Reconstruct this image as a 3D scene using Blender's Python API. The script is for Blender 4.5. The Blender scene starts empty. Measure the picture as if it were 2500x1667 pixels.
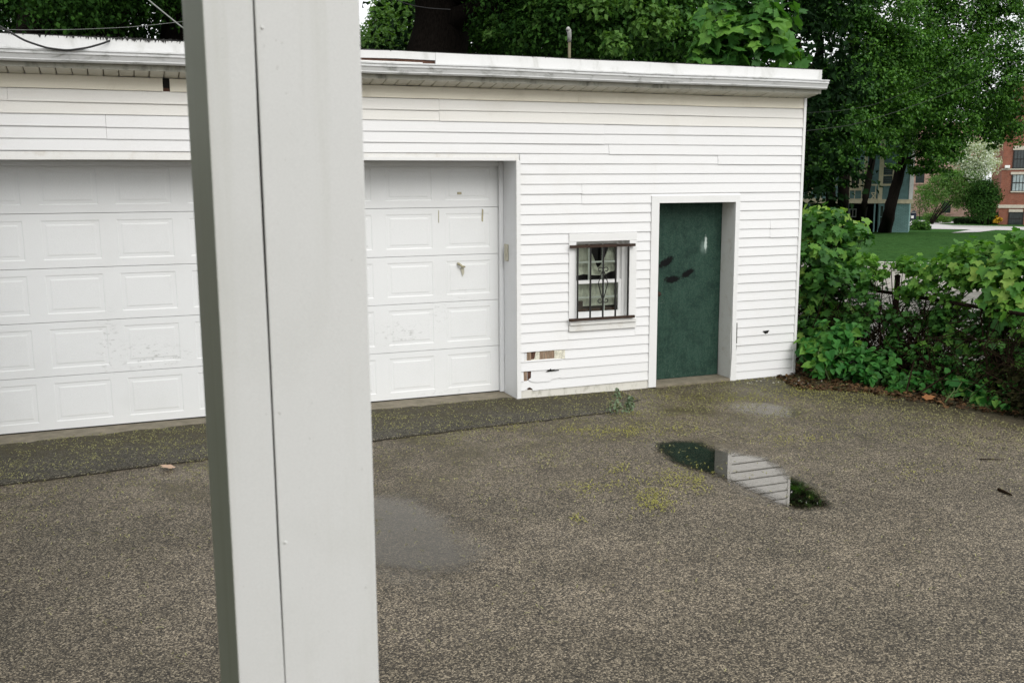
import bpy, math, random
import numpy as np
from mathutils import Vector, Matrix

random.seed(7)
rng = np.random.default_rng(11)
S = bpy.context.scene
COL = S.collection

# ------------------------------------------------------------------ camera
YAW, PITCH, ROLL, FPX = 0.374615, 0.1639736, -0.004736, 2372.8
CAM = np.array([0.0, -9.0, 2.2122])
_cy, _sy, _cp, _sp = math.cos(YAW), math.sin(YAW), math.cos(PITCH), math.sin(PITCH)
_f = np.array([_sy * _cp, _cy * _cp, -_sp])
_r = np.array([_cy, -_sy, 0.0])
_u = np.cross(_r, _f)
_c, _s = math.cos(ROLL), math.sin(ROLL)
RT, UP, FW = _c * _r + _s * _u, -_s * _r + _c * _u, _f

cam = bpy.data.cameras.new('camera')
camo = bpy.data.objects.new('camera', cam)
COL.objects.link(camo)
m3 = Matrix(((RT[0], UP[0], -FW[0]), (RT[1], UP[1], -FW[1]), (RT[2], UP[2], -FW[2])))
camo.matrix_world = Matrix.Translation(Vector(CAM)) @ m3.to_4x4()
cam.sensor_width = 36.0
cam.lens = FPX / 2500.0 * 36.0
cam.clip_end = 2000
cam.clip_start = 0.05
cam.dof.use_dof = True
cam.dof.focus_distance = 10.0
cam.dof.aperture_fstop = 10.0
S.camera = camo

# ------------------------------------------------------------------ sky, sun, exposure
SUN_EL, SUN_ROT = math.radians(38), math.radians(175)
world = bpy.data.worlds.new('World')
S.world = world
world.use_nodes = True
wn = world.node_tree
wn.nodes.clear()
sky = wn.nodes.new('ShaderNodeTexSky')
sky.sky_type = 'NISHITA'
sky.sun_disc = False
sky.sun_elevation = SUN_EL
sky.sun_rotation = SUN_ROT
sky.air_density = 1.0
sky.dust_density = 4.0
hs = wn.nodes.new('ShaderNodeHueSaturation')
hs.inputs['Saturation'].default_value = 0.10
ov = wn.nodes.new('ShaderNodeMixRGB')          # even cloud layer over the clear-sky radiance
ov.inputs[0].default_value = 0.72
ov.inputs[2].default_value = (10.5, 10.7, 10.9, 1)
bg = wn.nodes.new('ShaderNodeBackground')
bg.inputs['Strength'].default_value = 0.13
wo = wn.nodes.new('ShaderNodeOutputWorld')
wn.links.new(sky.outputs[0], hs.inputs['Color'])
wn.links.new(hs.outputs[0], ov.inputs[1])
wn.links.new(ov.outputs[0], bg.inputs[0])
wn.links.new(bg.outputs[0], wo.inputs[0])

sl = bpy.data.lights.new('sun', 'SUN')
sl.energy = 1.35
sl.angle = math.radians(35)
sl.color = (1.0, 0.97, 0.92)
so = bpy.data.objects.new('sun', sl)
COL.objects.link(so)
# the veiled sun stands behind and to the right of the camera
sdir = Vector((math.sin(SUN_ROT) * math.cos(SUN_EL), math.cos(SUN_ROT) * math.cos(SUN_EL), math.sin(SUN_EL)))
so.rotation_euler = sdir.to_track_quat('Z', 'Y').to_euler()

S.view_settings.view_transform = 'Standard'
S.view_settings.look = 'None'
S.view_settings.gamma = 1.0
S.view_settings.exposure = 0.13
S.view_settings.use_curve_mapping = False
S.render.engine = 'CYCLES'
S.cycles.max_bounces = 6
S.cycles.diffuse_bounces = 3
S.cycles.transmission_bounces = 4
S.cycles.transparent_max_bounces = 12


# ------------------------------------------------------------------ photograph pixel -> world
def ray(x, y):
    return FW + RT * (x - 1250.0) / FPX - UP * (y - 833.5) / FPX


def at(x, y, depth):
    return CAM + ray(x, y) * depth


def on_z(x, y, z=0.0):
    d = ray(x, y)
    return CAM + d * ((z - CAM[2]) / d[2])


def on_y(x, y, yy=0.0):
    d = ray(x, y)
    return CAM + d * ((yy - CAM[1]) / d[1])


# ------------------------------------------------------------------ node helpers
class NT:
    def __init__(self, name):
        self.m = bpy.data.materials.new(name)
        self.m.use_nodes = True
        self.t = self.m.node_tree
        self.t.nodes.clear()
        self.out = self.t.nodes.new('ShaderNodeOutputMaterial')

    def n(self, typ, **kw):
        nd = self.t.nodes.new('ShaderNode' + typ)
        for k, v in kw.items():
            setattr(nd, k, v)
        return nd

    def set(self, sock, v):
        if isinstance(v, bpy.types.NodeSocket):
            self.t.links.new(v, sock)
        elif isinstance(v, (tuple, list)) and sock.type == 'RGBA' and len(v) == 3:
            sock.default_value = (*v, 1)
        else:
            sock.default_value = v

    def coord(self):
        return self.n('TexCoord').outputs['Object']

    def world(self):
        return self.n('NewGeometry').outputs['Position']

    def noise(self, vec, scale, detail=4, rough=0.55, dist=0.0):
        nd = self.n('TexNoise')
        self.set(nd.inputs['Vector'], vec)
        nd.inputs['Scale'].default_value = scale
        nd.inputs['Detail'].default_value = detail
        nd.inputs['Roughness'].default_value = rough
        nd.inputs['Distortion'].default_value = dist
        return nd.outputs['Fac']

    def voro(self, vec, scale, feature='F1'):
        nd = self.n('TexVoronoi', feature=feature)
        self.set(nd.inputs['Vector'], vec)
        nd.inputs['Scale'].default_value = scale
        return nd

    def map(self, vec, scale=(1, 1, 1), loc=(0, 0, 0), rot=(0, 0, 0)):
        nd = self.n('Mapping')
        self.set(nd.inputs['Vector'], vec)
        nd.inputs['Scale'].default_value = scale
        nd.inputs['Location'].default_value = loc
        nd.inputs['Rotation'].default_value = rot
        return nd.outputs[0]

    def ramp(self, fac, stops, interp='LINEAR'):
        nd = self.n('ValToRGB')
        nd.color_ramp.interpolation = interp
        el = nd.color_ramp.elements
        while len(el) < len(stops):
            el.new(0.5)
        for e, (p, c) in zip(el, stops):
            e.position = p
            e.color = (*c, 1) if len(c) == 3 else c
        self.set(nd.inputs[0], fac)
        return nd.outputs[0]

    def mr(self, v, a, b, c=0.0, d=1.0, smooth=True):
        nd = self.n('MapRange', interpolation_type='SMOOTHSTEP' if smooth else 'LINEAR')
        self.set(nd.inputs[0], v)
        for i, q in enumerate((a, b, c, d)):
            nd.inputs[i + 1].default_value = q
        return nd.outputs[0]

    def math(self, op, a, b=0.0, clamp=False):
        nd = self.n('Math', operation=op, use_clamp=clamp)
        self.set(nd.inputs[0], a)
        self.set(nd.inputs[1], b)
        return nd.outputs[0]

    def mix(self, fac, a, b, mode='MIX'):
        nd = self.n('MixRGB', blend_type=mode)
        self.set(nd.inputs[0], fac)
        self.set(nd.inputs[1], a)
        self.set(nd.inputs[2], b)
        return nd.outputs[0]

    def xyz(self, vec):
        nd = self.n('SeparateXYZ')
        self.set(nd.inputs[0], vec)
        return nd.outputs

    def bump(self, h, strength=0.3, dist=0.01):
        nd = self.n('Bump')
        nd.inputs['Strength'].default_value = strength
        nd.inputs['Distance'].default_value = dist
        self.set(nd.inputs['Height'], h)
        return nd.outputs[0]

    def bsdf(self, col, rough=0.6, spec=0.5, metal=0.0, normal=None):
        p = self.n('BsdfPrincipled')
        self.set(p.inputs['Base Color'], col)
        self.set(p.inputs['Roughness'], rough)
        self.set(p.inputs['Specular IOR Level'], spec)
        self.set(p.inputs['Metallic'], metal)
        if normal is not None:
            self.set(p.inputs['Normal'], normal)
        return p.outputs[0]

    def done(self, shader):
        self.t.links.new(shader, self.out.inputs['Surface'])
        return self.m


def ellipse_mask(t, vec_xyz, cx, cz, rx, rz, ang=0.0, soft=0.5, wob=None, axes=(0, 2)):
    """1 inside an ellipse in the given axes, falling to 0 outside; wob adds noise."""
    X = t.math('SUBTRACT', vec_xyz[axes[0]], cx)
    Z = t.math('SUBTRACT', vec_xyz[axes[1]], cz)
    ca, sa = math.cos(ang), math.sin(ang)
    a = t.math('ADD', t.math('MULTIPLY', X, ca / rx), t.math('MULTIPLY', Z, sa / rx))
    b = t.math('ADD', t.math('MULTIPLY', X, -sa / rz), t.math('MULTIPLY', Z, ca / rz))
    d = t.math('SQRT', t.math('ADD', t.math('MULTIPLY', a, a), t.math('MULTIPLY', b, b)))
    if wob is not None:
        d = t.math('ADD', d, wob)
    return t.mr(d, 1.0 - soft, 1.0 + soft * 0.4, 1.0, 0.0)


def painted(name, col, rough=0.5, grime=(0.45, 0.43, 0.36), amount=0.25, gscale=2.5, fine=0.06, spec=0.4, stretch=(1, 1, 1)):
    """old paint / vinyl: base colour, cloudy grime, fine speckle, slight bump"""
    t = NT(name)
    w = t.map(t.world(), stretch)
    g = t.mr(t.noise(w, gscale, 6, 0.65, 0.4), 0.48, 0.78, 0.0, amount)
    c = t.mix(g, col, grime)
    f = t.noise(t.world(), 260, 2, 0.7)
    c = t.mix(1.0, c, t.ramp(f, [(0.3, (1 - fine * 2,) * 3), (0.7, (1 + fine * 0,) * 3)]), 'MULTIPLY')
    n = t.bump(t.noise(t.world(), 35, 5, 0.6), 0.12, 0.004)
    return t.done(t.bsdf(c, rough, spec, 0, n))


def plain(name, col, rough=0.6, var=0.25, scale=14, spec=0.4, metal=0.0, bump=0.15, bscale=60, stretch=(1, 1, 1)):
    t = NT(name)
    w = t.map(t.world(), stretch)
    f = t.noise(w, scale, 6, 0.62)
    lo = tuple(c * (1 - var) for c in col)
    hi = tuple(min(1, c * (1 + var)) for c in col)
    c = t.ramp(f, [(0.3, lo), (0.7, hi)])
    n = t.bump(t.noise(w, bscale, 4, 0.6), bump, 0.006)
    return t.done(t.bsdf(c, rough, spec, metal, n))


def leafmat(name, dark, light, rough=0.5, trans=0.28, spec=0.22):
    t = NT(name)
    g = t.n('NewGeometry')
    oi = t.n('ObjectInfo')
    rv = t.math('FRACT', t.math('ADD', g.outputs['Random Per Island'], oi.outputs['Random']))
    c = t.ramp(rv, [(0.0, dark), (0.55, tuple((a + b) / 2 for a, b in zip(dark, light))), (1.0, light)])
    c = t.mix(t.mr(t.noise(t.world(), 9, 3), 0.35, 0.65, 0, 0.35), c, dark)
    p = t.bsdf(c, rough, spec)
    tr = t.n('BsdfTranslucent')
    t.set(tr.inputs[0], t.mix(1.0, c, (1.25, 1.35, 0.5), 'MULTIPLY'))
    mx = t.n('MixShader')
    mx.inputs[0].default_value = trans
    t.t.links.new(p, mx.inputs[1])
    t.t.links.new(tr.outputs[0], mx.inputs[2])
    return t.done(mx.outputs[0])


M = {}
M['vinyl'] = painted('vinyl_white', (0.80, 0.80, 0.80), 0.45, (0.55, 0.52, 0.42), 0.16, 1.6, 0.05)
M['vinyl_dirty'] = painted('vinyl_dirty', (0.66, 0.64, 0.58), 0.6, (0.20, 0.20, 0.13), 0.75, 14, 0.08, stretch=(1, 1, 0.5))
M['vinyl_cream'] = painted('vinyl_yellowed', (0.80, 0.785, 0.745), 0.5, (0.55, 0.5, 0.4), 0.25, 1.6, 0.05)
M['frieze'] = painted('frieze_cream', (0.84, 0.79, 0.66), 0.55, (0.42, 0.36, 0.25), 0.4, 1.3, 0.06)
M['trim'] = painted('trim_white', (0.80, 0.80, 0.79), 0.45, (0.5, 0.48, 0.4), 0.12, 3, 0.05)
M['trim_dirty'] = painted('trim_dirty', (0.77, 0.765, 0.74), 0.5, (0.42, 0.34, 0.24), 0.4, 7, 0.07)
M['gutter'] = painted('gutter_aluminium', (0.72, 0.73, 0.73), 0.35, (0.10, 0.11, 0.08), 0.75, 5.5, 0.05, stretch=(1.0, 1, 3.0))
M['fascia'] = painted('fascia_white', (0.76, 0.76, 0.75), 0.45, (0.33, 0.33, 0.28), 0.5, 4.5, 0.06, stretch=(1, 1, 0.6))
M['fascia_mould'] = painted('fascia_mould', (0.52, 0.51, 0.44), 0.6, (0.06, 0.065, 0.04), 0.95, 6.5, 0.1, stretch=(1, 1, 0.4))
M['soffit'] = painted('soffit_panel', (0.68, 0.66, 0.58), 0.55, (0.3, 0.3, 0.22), 0.4, 5, 0.06)
M['gdoor'] = painted('garage_door_steel', (0.79, 0.80, 0.80), 0.4, (0.5, 0.5, 0.48), 0.18, 2.2, 0.06)
M['jamb'] = painted('jamb_white', (0.76, 0.77, 0.78), 0.45, (0.5, 0.5, 0.45), 0.2, 2.0, 0.05)
M['post'] = None
M['iron'] = plain('black_iron', (0.012, 0.011, 0.010), 0.5, 0.4, 40, 0.4)
M['rust'] = plain('rusty_iron', (0.035, 0.018, 0.010), 0.8, 0.6, 30)
M['wood'] = plain('bare_wood', (0.27, 0.19, 0.13), 0.8, 0.55, 9, stretch=(8, 8, 0.8))
M['foam'] = plain('torn_insulation', (0.62, 0.60, 0.50), 0.9, 0.4, 45)
M['rust_hole'] = plain('old_sheathing', (0.09, 0.045, 0.03), 0.9, 0.5, 20)
M['black'] = plain('dark_void', (0.008, 0.008, 0.007), 0.9, 0.2, 8)
M['felt'] = plain('roof_felt', (0.03, 0.03, 0.028), 0.9, 0.5, 12, bump=0.5)
M['tan'] = plain('tan_plastic', (0.45, 0.43, 0.34), 0.5, 0.15)
M['tape'] = plain('old_tape', (0.36, 0.33, 0.22), 0.6, 0.3, 50)
M['grey_metal'] = plain('weathered_metal', (0.33, 0.33, 0.31), 0.4, 0.3, 20, metal=0.6)
M['pipe'] = plain('vent_pipe_paint', (0.14, 0.12, 0.07), 0.6, 0.4, 12, stretch=(1, 1, 0.3))
M['pipe_cap'] = plain('vent_pipe_cap', (0.34, 0.34, 0.32), 0.45, 0.4, 18)
M['cable'] = plain('cable_black', (0.012, 0.012, 0.012), 0.5, 0.2)
M['cable_pale'] = plain('cable_pale', (0.22, 0.23, 0.21), 0.5, 0.2)
M['curtain'] = plain('grey_curtain', (0.66, 0.65, 0.57), 0.9, 0.3, 6, stretch=(6, 6, 1.5))
M['bark'] = plain('bark', (0.010, 0.008, 0.0065), 0.95, 0.6, 9, spec=0.05, bump=0.9, bscale=14, stretch=(4, 4, 0.7))
M['stem'] = plain('brown_stem', (0.020, 0.013, 0.008), 0.95, 0.5, 20, spec=0.05)
M['old_rail'] = plain('rusted_rail', (0.016, 0.010, 0.007), 0.9, 0.6, 20, spec=0.1)
M['stem_green'] = plain('green_stem', (0.07, 0.11, 0.03), 0.7, 0.3, 20)
M['maple'] = leafmat('maple_leaf_green', (0.024, 0.09, 0.018), (0.085, 0.225, 0.04), trans=0.3)
M['maple_young'] = leafmat('maple_leaf_young', (0.13, 0.28, 0.045), (0.32, 0.45, 0.10), trans=0.4)
M['vine'] = leafmat('vine_leaf', (0.045, 0.155, 0.022), (0.18, 0.36, 0.058), trans=0.38)
M['nettle'] = leafmat('nettle_leaf', (0.022, 0.12, 0.02), (0.075, 0.24, 0.045), trans=0.28)
M['tree_a'] = leafmat('tree_leaf_deep', (0.016, 0.062, 0.010), (0.085, 0.215, 0.030), trans=0.22)
M['tree_b'] = leafmat('tree_leaf_mid', (0.012, 0.055, 0.008), (0.125, 0.29, 0.038), trans=0.25)
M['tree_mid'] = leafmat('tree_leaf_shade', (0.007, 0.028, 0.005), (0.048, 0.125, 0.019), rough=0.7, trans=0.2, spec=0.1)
M['tree_far'] = leafmat('tree_leaf_far', (0.05, 0.13, 0.025), (0.15, 0.28, 0.06), trans=0.35)
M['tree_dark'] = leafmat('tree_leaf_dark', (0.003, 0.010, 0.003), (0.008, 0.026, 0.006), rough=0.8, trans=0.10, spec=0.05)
M['shrub_dark'] = leafmat('shrub_dark', (0.004, 0.010, 0.004), (0.014, 0.028, 0.008), rough=0.8, trans=0.12, spec=0.06)
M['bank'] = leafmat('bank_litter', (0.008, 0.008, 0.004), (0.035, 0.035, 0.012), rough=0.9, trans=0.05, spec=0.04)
M['blossom'] = leafmat('white_blossom', (0.35, 0.42, 0.30), (0.72, 0.74, 0.68), trans=0.3)
M['litter'] = leafmat('leaf_litter', (0.035, 0.020, 0.010), (0.14, 0.075, 0.03), 0.8, 0.05)
M['dead_leaf'] = leafmat('dead_leaf', (0.30, 0.13, 0.05), (0.42, 0.20, 0.09), 0.7, 0.15)
M['pink_leaf'] = leafmat('pink_leaf', (0.52, 0.36, 0.26), (0.6, 0.42, 0.3), 0.7, 0.1)
M['catkin'] = leafmat('fallen_catkin', (0.19, 0.175, 0.075), (0.45, 0.44, 0.21), 0.8, 0.2)
M['catkin_y'] = leafmat('fallen_catkin_yellow', (0.22, 0.21, 0.05), (0.48, 0.46, 0.13), 0.8, 0.2)
M['weed'] = leafmat('weed_leaf', (0.12, 0.17, 0.10), (0.22, 0.28, 0.17), 0.7, 0.2)
M['yellow'] = leafmat('yellow_flower', (0.50, 0.30, 0.02), (0.75, 0.5, 0.05), 0.7, 0.2)


# entry door: dark green paint with dark smudges, a white scuff, chalky wear
def door_material():
    t = NT('green_door_paint')
    w = t.world()
    x = t.xyz(w)
    base = t.ramp(t.noise(t.map(w, (6, 6, 0.9)), 3.0, 6, 0.65), [(0.25, (0.012, 0.036, 0.026)), (0.75, (0.028, 0.066, 0.048))])
    wear = t.math('MULTIPLY', t.mr(t.noise(t.map(w, (14, 14, 1.6)), 5.0, 6, 0.7), 0.52, 0.80), t.mr(x[2], 0.25, 1.1, 0.55, 0.1))
    c = t.mix(wear, base, (0.10, 0.16, 0.13))
    mot = t.mr(t.noise(w, 60, 5, 0.8), 0.45, 0.62, 0, 0.6)
    c = t.mix(mot, c, (0.055, 0.092, 0.070))
    c = t.mix(t.mr(t.noise(w, 4.5, 5, 0.7), 0.45, 0.70, 0, 0.7), c, (0.007, 0.020, 0.016))
    wob = t.math('MULTIPLY', t.math('SUBTRACT', t.noise(w, 30, 4), 0.5), 1.1)
    for (cx, cz, rx, rz, a) in ((5.437, 1.327, 0.10, 0.038, 0.45), (5.709, 1.195, 0.09, 0.032, 0.5), (5.513, 1.135, 0.09, 0.036, 0.05)):
        c = t.mix(ellipse_mask(t, x, cx, cz, rx * 1.12, rz * 1.2, a, 0.35, wob), c, (0.002, 0.003, 0.003))
    c = t.mix(ellipse_mask(t, x, 5.93, 1.515, 0.019, 0.085, 0, 0.5, wob), c, (0.52, 0.60, 0.56))
    c = t.mix(t.math('MULTIPLY', ellipse_mask(t, x, 5.91, 1.48, 0.05, 0.08, 0, 0.9, wob), 0.35), c, (0.3, 0.4, 0.36))
    chips = t.mr(t.noise(w, 55, 5, 0.75), 0.64, 0.68)
    for (cx, cz, rx, rz) in ((5.40, 1.42, 0.06, 0.03), (5.36, 1.2, 0.05, 0.04), (5.38, 0.95, 0.05, 0.2), (5.55, 0.09, 0.10, 0.06), (5.75, 0.05, 0.2, 0.03)):
        c = t.mix(t.math('MULTIPLY', chips, ellipse_mask(t, x, cx, cz, rx, rz, 0, 0.6)), c, (0.45, 0.50, 0.46))
    n = t.bump(t.noise(w, 60, 5), 0.15, 0.004)
    return t.done(t.bsdf(c, 0.65, 0.15, 0, n))


M['green_door'] = door_material()


def gdoor_material():
    """white steel with grey scuffs where hands and bumpers have rubbed it"""
    t = NT('garage_door_scuffed')
    w = t.world()
    x = t.xyz(w)
    c = t.mix(t.mr(t.noise(w, 2.2, 5, 0.6), 0.45, 0.8, 0, 0.15), (0.79, 0.80, 0.80), (0.55, 0.55, 0.52))
    f = t.noise(w, 260, 2, 0.7)
    c = t.mix(1.0, c, t.ramp(f, [(0.3, (0.88,) * 3), (0.7, (1,) * 3)]), 'MULTIPLY')
    sc = t.mr(t.noise(t.map(w, (1, 1, 2.2)), 16, 6, 0.72), 0.53, 0.66)
    for (px, py, rx, rz, s) in ((355, 868, 0.30, 0.16, 0.5), (265, 840, 0.10, 0.35, 0.45), (980, 815, 0.30, 0.14, 0.45), (1070, 760, 0.12, 0.2, 0.25), (430, 870, 0.2, 0.1, 0.35), (1130, 720, 0.2, 0.1, 0.2), (1090, 955, 0.35, 0.05, 0.3)):
        q = on_y(px, py, 0.38)
        mk = ellipse_mask(t, x, q[0], q[2], rx, rz, 0, 0.9)
        c = t.mix(t.math('MULTIPLY', t.math('MULTIPLY', sc, mk), s), c, (0.22, 0.22, 0.20))
    n = t.bump(t.noise(w, 120, 4), 0.06, 0.003)
    return t.done(t.bsdf(c, 0.4, 0.4, 0, n))


M['gdoor'] = gdoor_material()

def post_material():
    """white coil-stock wrap: chalky bloom, long dirty runs, small dark specks"""
    t = NT('post_wrap')
    w = t.world()
    runs = t.mr(t.noise(t.map(w, (26, 26, 1.1)), 1.0, 5, 0.6), 0.5, 0.75, 0, 0.28)
    c = t.mix(runs, (0.70, 0.70, 0.69), (0.50, 0.50, 0.44))
    cl = t.mr(t.noise(w, 5.5, 5, 0.6, 0.5), 0.45, 0.8, 0, 0.3)
    c = t.mix(cl, c, (0.56, 0.565, 0.53))
    sp = t.mr(t.noise(w, 130, 3, 0.6), 0.70, 0.76, 0, 0.45)
    c = t.mix(sp, c, (0.25, 0.24, 0.20))
    f = t.noise(w, 420, 2, 0.7)
    c = t.mix(1.0, c, t.ramp(f, [(0.3, (0.93,) * 3), (0.7, (1,) * 3)]), 'MULTIPLY')
    n = t.bump(t.noise(t.map(w, (1, 1, .35)), 7, 4), 0.10, 0.012)
    return t.done(t.bsdf(c, 0.5, 0.35, 0, n))


M['post'] = post_material()

# puddles: outlines traced on the ground plane
PUDDLE_PX = [
    [(1612, 1087), (1650, 1082), (1700, 1084), (1745, 1106), (1800, 1114), (1868, 1124), (1900, 1160), (1935, 1176), (1985, 1212), (2012, 1230), (1965, 1235), (1925, 1234), (1868, 1198), (1800, 1172), (1735, 1150), (1680, 1134), (1640, 1112)],
    [(830, 1215), (905, 1222), (985, 1236), (1045, 1272), (1095, 1325), (1128, 1372), (1085, 1392), (1010, 1378), (930, 1366), (850, 1350), (800, 1300)],
    [(1795, 992), (1850, 988), (1915, 996), (1938, 1010), (1925, 1019), (1875, 1010), (1810, 1003)]]
PUDDLES = []
for poly in PUDDLE_PX:
    g = np.array([on_z(x, y)[:2] for x, y in poly])
    c_ = g.mean(0)
    w_, v_ = np.linalg.eigh(np.cov((g - c_).T))
    PUDDLES.append((c_[0], c_[1], 1.5 * math.sqrt(w_[1]), 1.5 * math.sqrt(w_[0]), math.atan2(v_[1, 1], v_[0, 1])))


def asphalt_material():
    t = NT('asphalt')
    w = t.world()
    x = t.xyz(w)
    v = t.voro(w, 136)
    sepc = t.n('SeparateColor')
    t.set(sepc.inputs[0], v.outputs['Color'])
    chip = t.ramp(sepc.outputs[0], [(0.0, (0.010, 0.0092, 0.0076)), (0.28, (0.030, 0.0275, 0.0225)), (0.54, (0.098, 0.090, 0.074)), (0.78, (0.25, 0.231, 0.192)), (1.0, (0.50, 0.465, 0.39))])
    v2 = t.voro(w, 60)
    sep2 = t.n('SeparateColor')
    t.set(sep2.inputs[0], v2.outputs['Color'])
    fine = t.ramp(sep2.outputs[1], [(0.0, (0.020, 0.018, 0.015)), (0.7, (0.058, 0.053, 0.045)), (1.0, (0.26, 0.24, 0.205))])
    grit = t.ramp(t.noise(w, 190, 4, 0.8), [(0.34, (0.016, 0.014, 0.0115)), (0.5, (0.070, 0.062, 0.050)), (0.68, (0.26, 0.23, 0.19))])
    c = t.mix(0.12, t.mix(0.2, chip, fine), grit)
    # tar film between the chips
    c = t.mix(t.mr(v.outputs['Distance'], 0.5, 0.85, 0, 0.4), c, (0.014, 0.012, 0.010))
    big = t.noise(w, 0.55, 5, 0.6, 0.3)
    c = t.mix(1.0, c, t.ramp(big, [(0.3, (0.72, 0.72, 0.70)), (0.7, (1.22, 1.18, 1.15))]), 'MULTIPLY')
    mid = t.noise(w, 3.2, 5, 0.65)
    c = t.mix(1.0, c, t.ramp(mid, [(0.3, (0.80, 0.79, 0.76)), (0.72, (1.15, 1.13, 1.12))]), 'MULTIPLY')
    c = t.mix(1.0, c, (1.06, 0.995, 0.89), 'MULTIPLY')
    damp = t.mr(t.noise(w, 0.9, 6, 0.7, 1.2), 0.5, 0.66, 0, 0.5)
    c = t.mix(damp, c, t.mix(1.0, c, (0.62, 0.60, 0.57), 'MULTIPLY'))
    # thin moss and washed-in dirt
    moss = t.math('MULTIPLY', t.mr(t.noise(w, 1.1, 6, 0.7), 0.44, 0.66), t.mr(x[1], -3.6, -0.6, 0.0, 0.9))
    c = t.mix(moss, c, t.ramp(t.noise(w, 60, 4), [(0.3, (0.016, 0.0135, 0.005)), (0.7, (0.095, 0.078, 0.030))]))
    edge = t.math('ADD', t.math('SUBTRACT', x[0], t.math('MULTIPLY', x[1], -0.55)), t.math('MULTIPLY', t.math('SUBTRACT', t.noise(w, 1.6, 5), 0.5), 1.6))
    lit = t.mr(edge, 5.5, 6.4, 0, 0.82)
    c = t.mix(lit, c, t.ramp(t.noise(w, 45, 4), [(0.3, (0.012, 0.010, 0.005)), (0.7, (0.055, 0.045, 0.018))]))
    # wet halo of the puddles
    wob = t.math('MULTIPLY', t.math('SUBTRACT', t.noise(w, 2.6, 5), 0.5), 0.9)
    wet = None
    for (cx, cy, a, b, ang) in PUDDLES:
        mk = ellipse_mask(t, x, cx, cy, a * 1.2, b * 1.45, ang, 0.5, wob, (0, 1))
        wet = mk if wet is None else t.math('MAXIMUM', wet, mk)
    c = t.mix(t.math('MULTIPLY', wet, 0.25), c, t.mix(1.0, c, (0.40, 0.39, 0.37), 'MULTIPLY'))
    rough = t.mr(wet, 0, 1, 0.62, 0.3)
    rough = t.math('SUBTRACT', rough, t.mr(big, 0.45, 0.75, 0.0, 0.22))
    h = t.math('ADD', t.math('MULTIPLY', v.outputs['Distance'], -1.0), t.math('MULTIPLY', t.noise(w, 30, 4), 0.8))
    n = t.n('Bump')
    n.inputs['Distance'].default_value = 0.006
    t.set(n.inputs['Strength'], t.mr(wet, 0, 1, 0.55, 0.12))
    t.set(n.inputs['Height'], h)
    return t.done(t.bsdf(c, rough, 0.3, 0, n.outputs[0]))


M['asphalt'] = asphalt_material()


def apron_material():
    t = NT('mossy_apron')
    w = t.world()
    x = t.xyz(w)
    v = t.voro(w, 150)
    sepc = t.n('SeparateColor')
    t.set(sepc.inputs[0], v.outputs['Color'])
    c = t.ramp(sepc.outputs[0], [(0.0, (0.010, 0.0095, 0.0075)), (0.6, (0.044, 0.041, 0.032)), (1.0, (0.22, 0.20, 0.155))])
    c = t.mix(1.0, c, t.ramp(t.noise(w, 1.3, 5), [(0.3, (0.75,) * 3), (0.7, (1.2,) * 3)]), 'MULTIPLY')
    m = t.math('MULTIPLY', t.mr(t.math('ADD', x[1], t.math('MULTIPLY', t.noise(w, 2.4, 5), 0.7)), -0.55, 0.25, 0.15, 0.95), t.mr(t.noise(w, 22, 5, 0.7), 0.3, 0.62, 0.35, 1.0))
    mossc = t.ramp(t.noise(w, 75, 4), [(0.3, (0.016, 0.014, 0.006)), (0.7, (0.085, 0.070, 0.030))])
    c = t.mix(m, c, mossc)
    n = t.bump(t.noise(w, 55, 6, 0.7), 0.7, 0.01)
    return t.done(t.bsdf(c, 0.8, 0.3, 0, n))


M['apron'] = apron_material()


def concrete_material(name, a, b, scale=7):
    t = NT(name)
    w = t.world()
    c = t.ramp(t.noise(w, scale, 7, 0.68), [(0.3, a), (0.7, b)])
    sp = t.mr(t.noise(w, 120, 3), 0.55, 0.75, 0, 0.5)
    c = t.mix(sp, c, tuple(q * 0.45 for q in a))
    n = t.bump(t.noise(w, 45, 6), 0.4, 0.006)
    return t.done(t.bsdf(c, 0.85, 0.3, 0, n))


M['slab'] = concrete_material('floor_slab', (0.14, 0.125, 0.09), (0.27, 0.235, 0.175))
M['kerb'] = concrete_material('pale_concrete', (0.42, 0.40, 0.36), (0.58, 0.56, 0.51))
M['alley'] = concrete_material('alley_paving', (0.15, 0.145, 0.125), (0.27, 0.26, 0.235), 2)
M['path'] = concrete_material('pale_path', (0.40, 0.385, 0.375), (0.52, 0.505, 0.49), 1)
M['earth'] = plain('dark_earth', (0.022, 0.017, 0.010), 0.95, 0.6, 6, bump=0.8, bscale=25)


def lawn_material():
    t = NT('lawn_grass')
    w = t.world()
    c = t.ramp(t.noise(w, 5, 8, 0.85), [(0.38, (0.013, 0.045, 0.012)), (0.62, (0.075, 0.165, 0.048))])
    c = t.mix(t.mr(t.noise(w, 0.5, 4), 0.45, 0.7, 0, 0.35), c, (0.06, 0.13, 0.03))
    n = t.bump(t.noise(w, 30, 4), 0.8, 0.05)
    return t.done(t.bsdf(c, 1.0, 0.0, 0, n))


M['lawn'] = lawn_material()


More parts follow.
